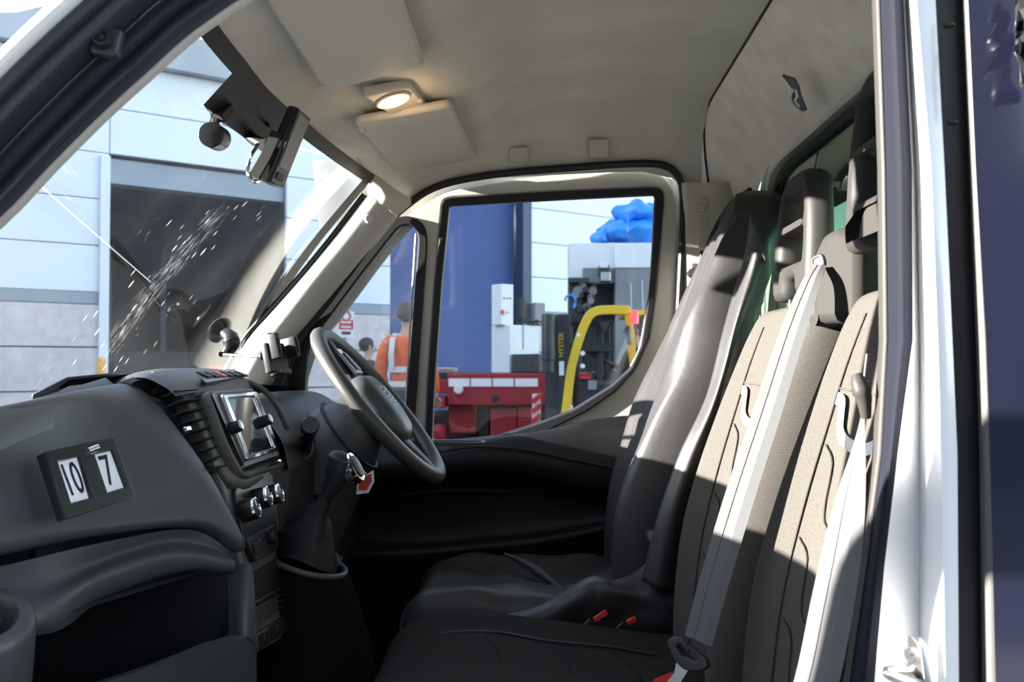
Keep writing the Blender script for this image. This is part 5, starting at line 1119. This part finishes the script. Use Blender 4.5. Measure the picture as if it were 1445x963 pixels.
MB().tube(cr([V((P(709, 430, YT+.6).x, YT+.6, P(709, y, YT+.6).z))+n_r*.10+RZ @ V((0, -.05+.1*t, 0)) for y, t in ((412, .9), (425, .5), (440, .2), (455, .1))], 4), .006, 6).build('cable', M_['machine_dark'], ec)
mbz = thing('white_machine', 'white machine base cabinet on the truck deck below the electrical cabinet', 'machine', P(727, 527, YT+.7))
rbox(727, 460, 526.5, YT+.7, .42, .36, 'base_body', 'machine_white', mbz)
c1_ = P(727, 500, YT+.7)
for dx, z0, h in ((-.02, 475, .30), (-.02, 515, .04)): MB().box(V((c1_.x, YT+.7, P(727, z0, YT+.7).z))+RZ @ V((dx, -.185, 0)), (.008, .006, h), RZ).build('door_slot', M_['machine_grey'], mbz, smooth=0)
MB().lathe([(.001, .30), (.06, .30), (.068, .28), (.068, .06), (.04, .03), (.03, 0)], Matrix.Translation(P(736, 459, YT+.7)), 20).build('motor', M_['machine_dark'], mbz)
rbox(757, 428, 460, YT+.75, .15, .14, 'control_box', 'machine_grey', mbz)
for k in range(4): MB().tube([P(728+k*9, 458-k*2, YT+.6), P(740+k*8, 452+k, YT+.6), P(748+k*6, 459, YT+.62)], .012, 6).build('hose', M_['machine_dark'], mbz)
tag(rbox(760, 500, 526, YT+.35, .38, .5, 'deck_block', 'machine_dark', None), 'black block on the truck deck right of the white machine base', 'machine')
# large machine with blue sheet on top
YM = 12.2
bm2 = thing('machine_tool', 'large white and grey machine under a blue sheet, seen past the forklift', 'machine', (P(865, 520, YM).x, YM, 1.4))
tbox(803, 343, 868, 395, YM, .9, 'top_cover', 'machine_white', bm2)
tbox(803, 395, 822, 560, YM+.05, .9, 'side_column', 'machine_dark', bm2)
tbox(868, 343, 960, 378, YM-.12, 1.0, 'front_cover', 'machine_white', bm2)
tbox(868, 378, 960, 600, YM-.10, 1.0, 'front_door', 'machine_grey', bm2)
tbox(822, 378, 868, 400, YM-.02, .9, 'head_box', 'machine_grey', bm2)
tbox(822, 400, 868, 600, YM+.35, .4, 'inner_wall', 'machine_dark', bm2)
rnd = random.Random(11)
for k in range(16):
    px, py = rnd.uniform(812, 854), rnd.uniform(404, 434)
    m = ('machine_dark', 'brushed', 'machine_grey', 'machine_dark')[k % 4]
    MB().cyl(P(px, py, YM+.3), P(px+rnd.uniform(-5, 5), py+rnd.uniform(-5, 5), YM-.05), rnd.uniform(.03, .06), 12).build('spindle', M_[m], bm2)
tbox(802, 392, 832, 398, YM-.15, .3, 'bracket_plate', 'machine_dark', bm2, 0)
tbox(845, 374, 860, 388, YM-.25, .2, 'valve_block', 'machine_dark', bm2)
tbox(846, 370, 858, 378, YM-.3, .2, 'valve_cover', 'machine_white', bm2)
tbox(848, 384, 862, 397, YM-.3, .2, 'valve_block', 'brushed', bm2)
MB().tube(cr([P(797, 425, YM-.2), P(800, 418, YM-.2), P(808, 417, YM-.2), P(812, 425, YM-.2), P(810, 435, YM-.2)], 5), .014, 8).build('blue_hose', M_['tarp_blue'], bm2)
for x_, y_ in ((890, 400), (906, 395)): MB().tube([P(x_, y_, YM-.12), P(x_+2, y_+60, YM-.12)], .006, 6).build('door_line', M_['machine_white'], bm2)
def lump(c, sx, sy_, sz, seed):
    return MB().sphere(c, 1, 28, 18, (sx, sy_, sz)).jitter(lambda p: p+(p-c)*.0+V((noise.noise(p*5+V((seed, 0, 0))), noise.noise(p*5+V((0, seed, 0))), noise.noise(p*5+V((0, 0, seed)))))*.10+V((noise.noise(p*14), 0, noise.noise(p*13)))*.035)
tp2 = thing('blue_sheet', 'crumpled bright blue plastic sheet heaped on top of the machine', 'plastic sheet', (P(890, 343, YM).x, YM+.3, P(890, 343, YM).z))
lump(P(900, 303, YM+.3), .36, .30, .17, 1).build('sheet_bulge', M_['tarp_blue'], tp2, smooth=80)
lump(P(890, 328, YM+.25), .42, .34, .16, 5).build('sheet_bulge', M_['tarp_blue'], tp2, smooth=80)
lump(P(850, 338, YM+.2), .14, .20, .075, 9).build('sheet_bulge', M_['tarp_blue'], tp2, smooth=80)

# ================================================================== forklift
YF = 8.2
fk = thing('forklift', 'yellow and black forklift with a red beacon, working at the truck', 'forklift', (P(840, 560, YF).x, YF, 0))
def fbar(pts, w_, name, m, Y=YF, par=None, up=(0, -1, 0), d_=None):
    d_ = d_ or w_
    return MB().sweep(cr([P(x, y, Y) for x, y in pts], 5) if len(pts) > 2 else [P(*q, Y) for q in pts], [(-w_/2, -d_/2), (w_/2, -d_/2), (w_/2, d_/2), (-w_/2, d_/2)], up=up).build(name, M_[m], par or fk, smooth=40, bevel=.006)
fbar([(795, 606), (801, 560), (806, 520), (818, 476), (829, 450), (838, 441), (852, 438), (888, 438)], .078, 'front_guard_bar', 'fork_yellow')
fbar([(795, 606), (801, 560), (806, 520), (818, 476), (829, 450), (838, 441), (852, 438), (888, 438)], .078, 'front_guard_bar', 'fork_yellow', YF+.95)
fbar([(884, 434), (888, 458), (891, 490), (895, 530)], .062, 'rear_guard_post', 'fork_yellow')
fbar([(884, 434), (888, 458), (891, 490), (895, 530)], .062, 'rear_guard_post', 'fork_yellow', YF+.95)
for x in (838, 850, 862, 875): MB().box((P(x, 437, YF).x, YF+.48, P(x, 437, YF).z), (.03, .95, .03)).build('roof_bar', M_['fork_yellow'], fk, smooth=0)
MB().box((P(910, 437, YF).x, YF+.48, P(910, 441, YF).z), (.32, .95, .04)).build('roof_rear', M_['fork_yellow'], fk, smooth=0)
fbar([(886, 460), (888, 487)], .035, 'grab_bar', 'fork_black', YF-.05)
fbar([(890, 488), (891, 520)], .030, 'warning_label', 'amber', YF-.035)
MB().lathe([(.001, .07), (.026, .06), (.034, .03), (.034, -.05)], Matrix.Translation(P(895.5, 449, YF-.1)), 16).build('beacon', M_['beacon_red'], fk)
for Yq in (YF+.05, YF+.75):
    fbar([(779, 612), (779, 447)], .125 if Yq < YF+.5 else .09, 'mast_rail', 'fork_black', Yq, d_=.10)
    fbar([(796, 612), (796, 444)], .11, 'mast_rail', 'fork_black', Yq, d_=.14)
    fbar([(813, 612), (813, 452)], .055, 'lift_chain', 'fork_black', Yq+.1)
    fbar([(846, 600), (846, 452)], .055, 'mast_inner', 'fork_black', Yq+.1)
    fbar([(857, 600), (857, 455)], .05, 'mast_inner', 'fork_black', Yq+.2)
for py in (449, 490): MB().box((P(820, py, YF).x, YF+.45, P(820, py, YF).z), (.60, .75, .07)).build('mast_crossbar', M_['fork_black'], fk, smooth=0)
MB().lathe([(.001, .95), (.055, .95), (.06, .93), (.06, .2), (.05, .18), (.05, 0)], Matrix.Translation((P(774, 520, YF-.1).x, YF-.1, P(774, 525, YF).z)) @ Matrix.Diagonal((1, 1, .53, 1)), 18).build('lift_cylinder', M_['fork_black'], fk)
tri = [P(845, 455, YF-.02), P(862, 453, YF-.02), P(853, 470, YF-.02)]
MB().add(tri+[p+V((0, .06, 0)) for p in tri], [(0, 1, 2), (5, 4, 3), (0, 3, 4, 1), (1, 4, 5, 2), (2, 5, 3, 0)]).build('head_bracket', M_['fork_black'], fk, smooth=0)
c = P(792, 487, YF-.03); MT = Matrix.Identity(4)
for i, ax in enumerate(((0, 0, 1), (-1, 0, 0), (0, -1, 0))): MT.col[i][:3] = V(ax)
MT.col[3][:3] = c; MB().text('HYSTER', MT, .062, .004).build('lettering', M_['fork_yellow'], fk, smooth=0)
tbox(789, 510, 796, 530, YF-.03, .01, 'white_label', 'paper', fk, 0)
for px, py in ((816, 473), (822, 499), (822, 517)): disc(px, py, YF-.02, .022, .02, 'white_bolt', 'paper', fk)
tbox(812, 536, 884, 665, YF+.05, .95, 'body_hood', 'fork_black', fk, .04)
tbox(830, 537, 842, 550, YF-.0, .05, 'body_label', 'machine_grey', fk, 0)
tbox(860, 540, 930, 640, YF+.05, .95, 'rear_body', 'fork_black', fk, .05)
tbox(818, 531, 832, 535, YF+.02, .1, 'red_lever', 'red_plastic', fk, .002)
MB().tube([P(851, 508, YF+.4)+V((.17*math.cos(t)*.8, .17*math.sin(t), .17*math.cos(t)*-.45)) for t in [2*math.pi*k/24 for k in range(24)]], .02, 8, up=(.5, 0, .8), closed=True).build('fork_steering_wheel', M_['fork_black'], fk)
MB().tube([P(851, 508, YF+.4), P(836, 540, YF+.4)], .025, 8).build('fork_steering_column', M_['fork_black'], fk)
for px in (790, 905): MB().lathe([(.14, -.12), (.27, -.12), (.31, -.07), (.31, .07), (.27, .12), (.14, .12)], mat_at((P(px, 600, YF+.1).x, YF+.1, .31), (0, -1, 0)), 26).build('wheel', M_['truck_dark'], fk)

# ================================================================== people
def skin_mesh(name, joints, edges, m, parent, root, subs=1):
    idx = {k: i for i, k in enumerate(joints)}
    me = bpy.data.meshes.new(name); c = V((0, 0, 0))
    me.from_pydata([joints[k][0] for k in joints], [(idx[a], idx[b]) for a, b in edges], [])
    o = bpy.data.objects.new(name, me); C.objects.link(o)
    sk_ = o.modifiers.new('skin', 'SKIN'); sk_.use_smooth_shade = True; sk_.branch_smoothing = .4
    for i, k in enumerate(joints):
        r = joints[k][1]; r = r if isinstance(r, tuple) else (r, r); me.skin_vertices[0].data[i].radius = r
        me.skin_vertices[0].data[i].use_root = (k == root)
    s_ = o.modifiers.new('subs', 'SUBSURF'); s_.levels = subs; s_.render_levels = subs
    me.materials.append(m); o.parent = parent; W[o] = W[parent]; return o
def person(label, px, Y, yaw, top, trousers, hair, seated=False, lift=0.0, hivis=False, scale=1.0, pz=None):
    base = P(px, 500, Y); base.z = lift
    t = thing('person', label, 'person', base)
    t.rotation_euler = (0, 0, yaw); t.scale = (scale,)*3
    J = {}                            # local frame: faces -y, height 1.75
    def j(k, x, y, z, r): J[k] = (V((x, y, z)), r)
    j('pelvis', 0, 0, .95, (.14, .10)); j('waist', 0, -.01, 1.08, (.135, .10)); j('chest', 0, 0, 1.28, (.16, .115)); j('collar', 0, .01, 1.42, (.09, .07)); j('neck', 0, 0, 1.50, .055); j('jaw', 0, -.025, 1.575, (.062, .07)); j('head', 0, -.005, 1.65, (.078, .095)); j('crown', 0, 0, 1.715, (.06, .07))
    E = [('pelvis', 'waist'), ('waist', 'chest'), ('chest', 'collar'), ('collar', 'neck'), ('neck', 'jaw'), ('jaw', 'head'), ('head', 'crown')]
    for s, n in ((-1, 'l'), (1, 'r')):
        j('sh'+n, s*.185, .01, 1.40, .058)
        if seated: j('el'+n, s*.24, -.10, 1.16, .045); j('wr'+n, s*.16, -.34, 1.20, .032); hd = V((0, -.10, .02))
        else: j('el'+n, s*.25, .03, 1.12, .046); j('wr'+n, s*.23, -.12, .93, .032); hd = V((0, -.05, -.07))
        w_ = J['wr'+n][0]; j('pa'+n, *(w_+hd*.7), (.036, .022))
        E += [('collar', 'sh'+n), ('sh'+n, 'el'+n), ('el'+n, 'wr'+n), ('wr'+n, 'pa'+n)]
        j('hip'+n, s*.095, 0, .90, .085)
        if seated: j('kn'+n, s*.13, -.42, .88, .062); j('an'+n, s*.13, -.46, .48, .042); j('to'+n, s*.13, -.60, .44, (.045, .03))
        else: j('kn'+n, s*.11, -.01, .50, .060); j('an'+n, s*.11, .02, .09, .042); j('to'+n, s*.12, -.13, .035, (.045, .03))
        E += [('pelvis', 'hip'+n), ('hip'+n, 'kn'+n), ('kn'+n, 'an'+n), ('an'+n, 'to'+n)]
    body = skin_mesh('body', J, E, M_['skin'], t, 'pelvis')
    # fingers: four unequal, bent, and a thumb leaving the side of the palm
    for s, n in ((-1, 'l'), (1, 'r')):
        w_, p_ = J['wr'+n][0], J['pa'+n][0]; d = (p_-w_).normalized(); sd = V((s, 0, 0)); cu_ = d.cross(sd).normalized()*-.5*s
        FJ, FE = {'root': (p_-d*.01, .012)}, []
        for f in range(4):
            L = (.062, .075, .07, .055)[f]; b0 = p_+d*.03+sd*(.027-.018*f)
            FJ[f'a{f}'] = (b0, .010); FJ[f'b{f}'] = (b0+d*L*.55, .009); FJ[f'c{f}'] = (b0+d*L*.85+cu_*L*.4, .0075)
            FE += [('root', f'a{f}'), (f'a{f}', f'b{f}'), (f'b{f}', f'c{f}')]
        FJ['t0'] = (p_-sd*-.03, .012); FJ['t1'] = (p_+sd*.05+d*.035, .010); FE += [('root', 't0'), ('t0', 't1')]
        skin_mesh('hand', FJ, FE, M_['skin'], t, 'root', 1)
    # clothes as shells just over the body
    g = .022
    CJ = {k: (J[k][0], tuple(x+g for x in (J[k][1] if isinstance(J[k][1], tuple) else (J[k][1],)*2))) for k in ('pelvis', 'waist', 'chest', 'collar', 'shl', 'ell', 'wrl', 'shr', 'elr', 'wrr')}
    skin_mesh('jacket', CJ, [('pelvis', 'waist'), ('waist', 'chest'), ('chest', 'collar'), ('collar', 'shl'), ('shl', 'ell'), ('ell', 'wrl'), ('collar', 'shr'), ('shr', 'elr'), ('elr', 'wrr')], M_[top], t, 'pelvis')
    TJ = {k: (J[k][0], tuple(x+.016 for x in (J[k][1] if isinstance(J[k][1], tuple) else (J[k][1],)*2))) for k in ('pelvis', 'hipl', 'knl', 'anl', 'hipr', 'knr', 'anr')}
    skin_mesh('trousers', TJ, [('pelvis', 'hipl'), ('hipl', 'knl'), ('knl', 'anl'), ('pelvis', 'hipr'), ('hipr', 'knr'), ('knr', 'anr')], M_[trousers], t, 'pelvis')
    def loc(mb, name, m): 
        o = mb.build(name, m, None, smooth=80, loc=(0, 0, 0)); o.parent = t; o.location = (0, 0, 0); return o
    hr = MB().sphere((0, .018, 1.668), 1, 18, 12, (.092, .108, .098)).jitter(lambda p: V((p.x, max(p.y, -.062 if p.z < 1.70 else p.y), p.z)) if p.z > 1.60 else V((p.x*.8, max(p.y, .02), p.z)))
    loc(hr, 'hair', M_[hair])
    loc(MB().rings([[V((.014*k*math.cos(a), -.098+dy+.006*math.sin(a), z)) for a in [2*math.pi*i/8 for i in range(8)]] for k, dy, z in ((.4, .008, 1.665), (.7, -.004, 1.645), (1, -.018, 1.618), (.6, .004, 1.606))]), 'nose', M_['skin'])
    for s in (-1, 1):
        loc(MB().sphere((s*.032, -.088, 1.648), .012, 10, 8), 'eye', M_['eye_white']); loc(MB().sphere((s*.032, -.0975, 1.648), .005, 8, 6), 'pupil', M_['ink'])
        loc(MB().sphere((s*.082, .0, 1.635), 1, 10, 8, (.010, .020, .032)), 'ear', M_['skin'])
    loc(MB().tube([(-.024, -.088, 1.578), (0, -.094, 1.576), (.024, -.088, 1.578)], .005, 6), 'mouth', M_['tag_red'])
    if hivis:
        for z in (1.15, 1.02): loc(MB().rings([[V(((.172)*math.cos(a), .133*math.sin(a)-.005, z+dz)) for a in [2*math.pi*i/28 for i in range(28)]] for dz in (-.026, .026)], caps=False), 'reflective_band', M_['reflective_tape'])
        for s in (-1, 1): loc(MB().sweep([(s*.10, .125, 1.16), (s*.10, .14, 1.28), (s*.10, .10, 1.42), (s*.10, .02, 1.475)], [(-.025, -.004), (.025, -.004), (.025, .004), (-.025, .004)], up=(0, 1, 0)), 'reflective_band', M_['reflective_tape'])
    return t
person('person in an orange hi-vis jacket seen from behind through the quarter window', 574, 8.4, math.radians(170), 'hi_vis', 'cloth_dark', 'hair_dark', hivis=True, lift=.32)
person('person in dark grey clothing left of the orange jacket, behind the steering wheel', 519, 11.5, math.radians(120), 'cloth_grey', 'cloth_dark', 'hair_dark', lift=.2, scale=.94)
person('seated forklift driver in dark jacket and blue jeans', 896, YF+.48, math.radians(-80), 'cloth_dark', 'denim', 'hair_grey', seated=True, lift=.32, scale=.92)

# the low dark building behind the photographer, which the navy panel mirrors
ob_ = thing('brick_building', 'dark low building across the yard behind the photographer', 'building', (0, -16, .2))
MB().box((4, -17, 2.6), (60, 2, 4.8)).build('front_wall', M_['dark_inside'], ob_, smooth=0)
MB().box((4, -16.9, 5.1), (61, 2.6, .3)).build('roof_edge', M_['fascia_grey'], ob_, smooth=0)
MB().box((-13, -12, 4.0), (34, 8, 7.6)).build('sky_block', M_['dark_inside'], ob_, smooth=0)  # unseen tall block added to cut sky light entering the near doorway
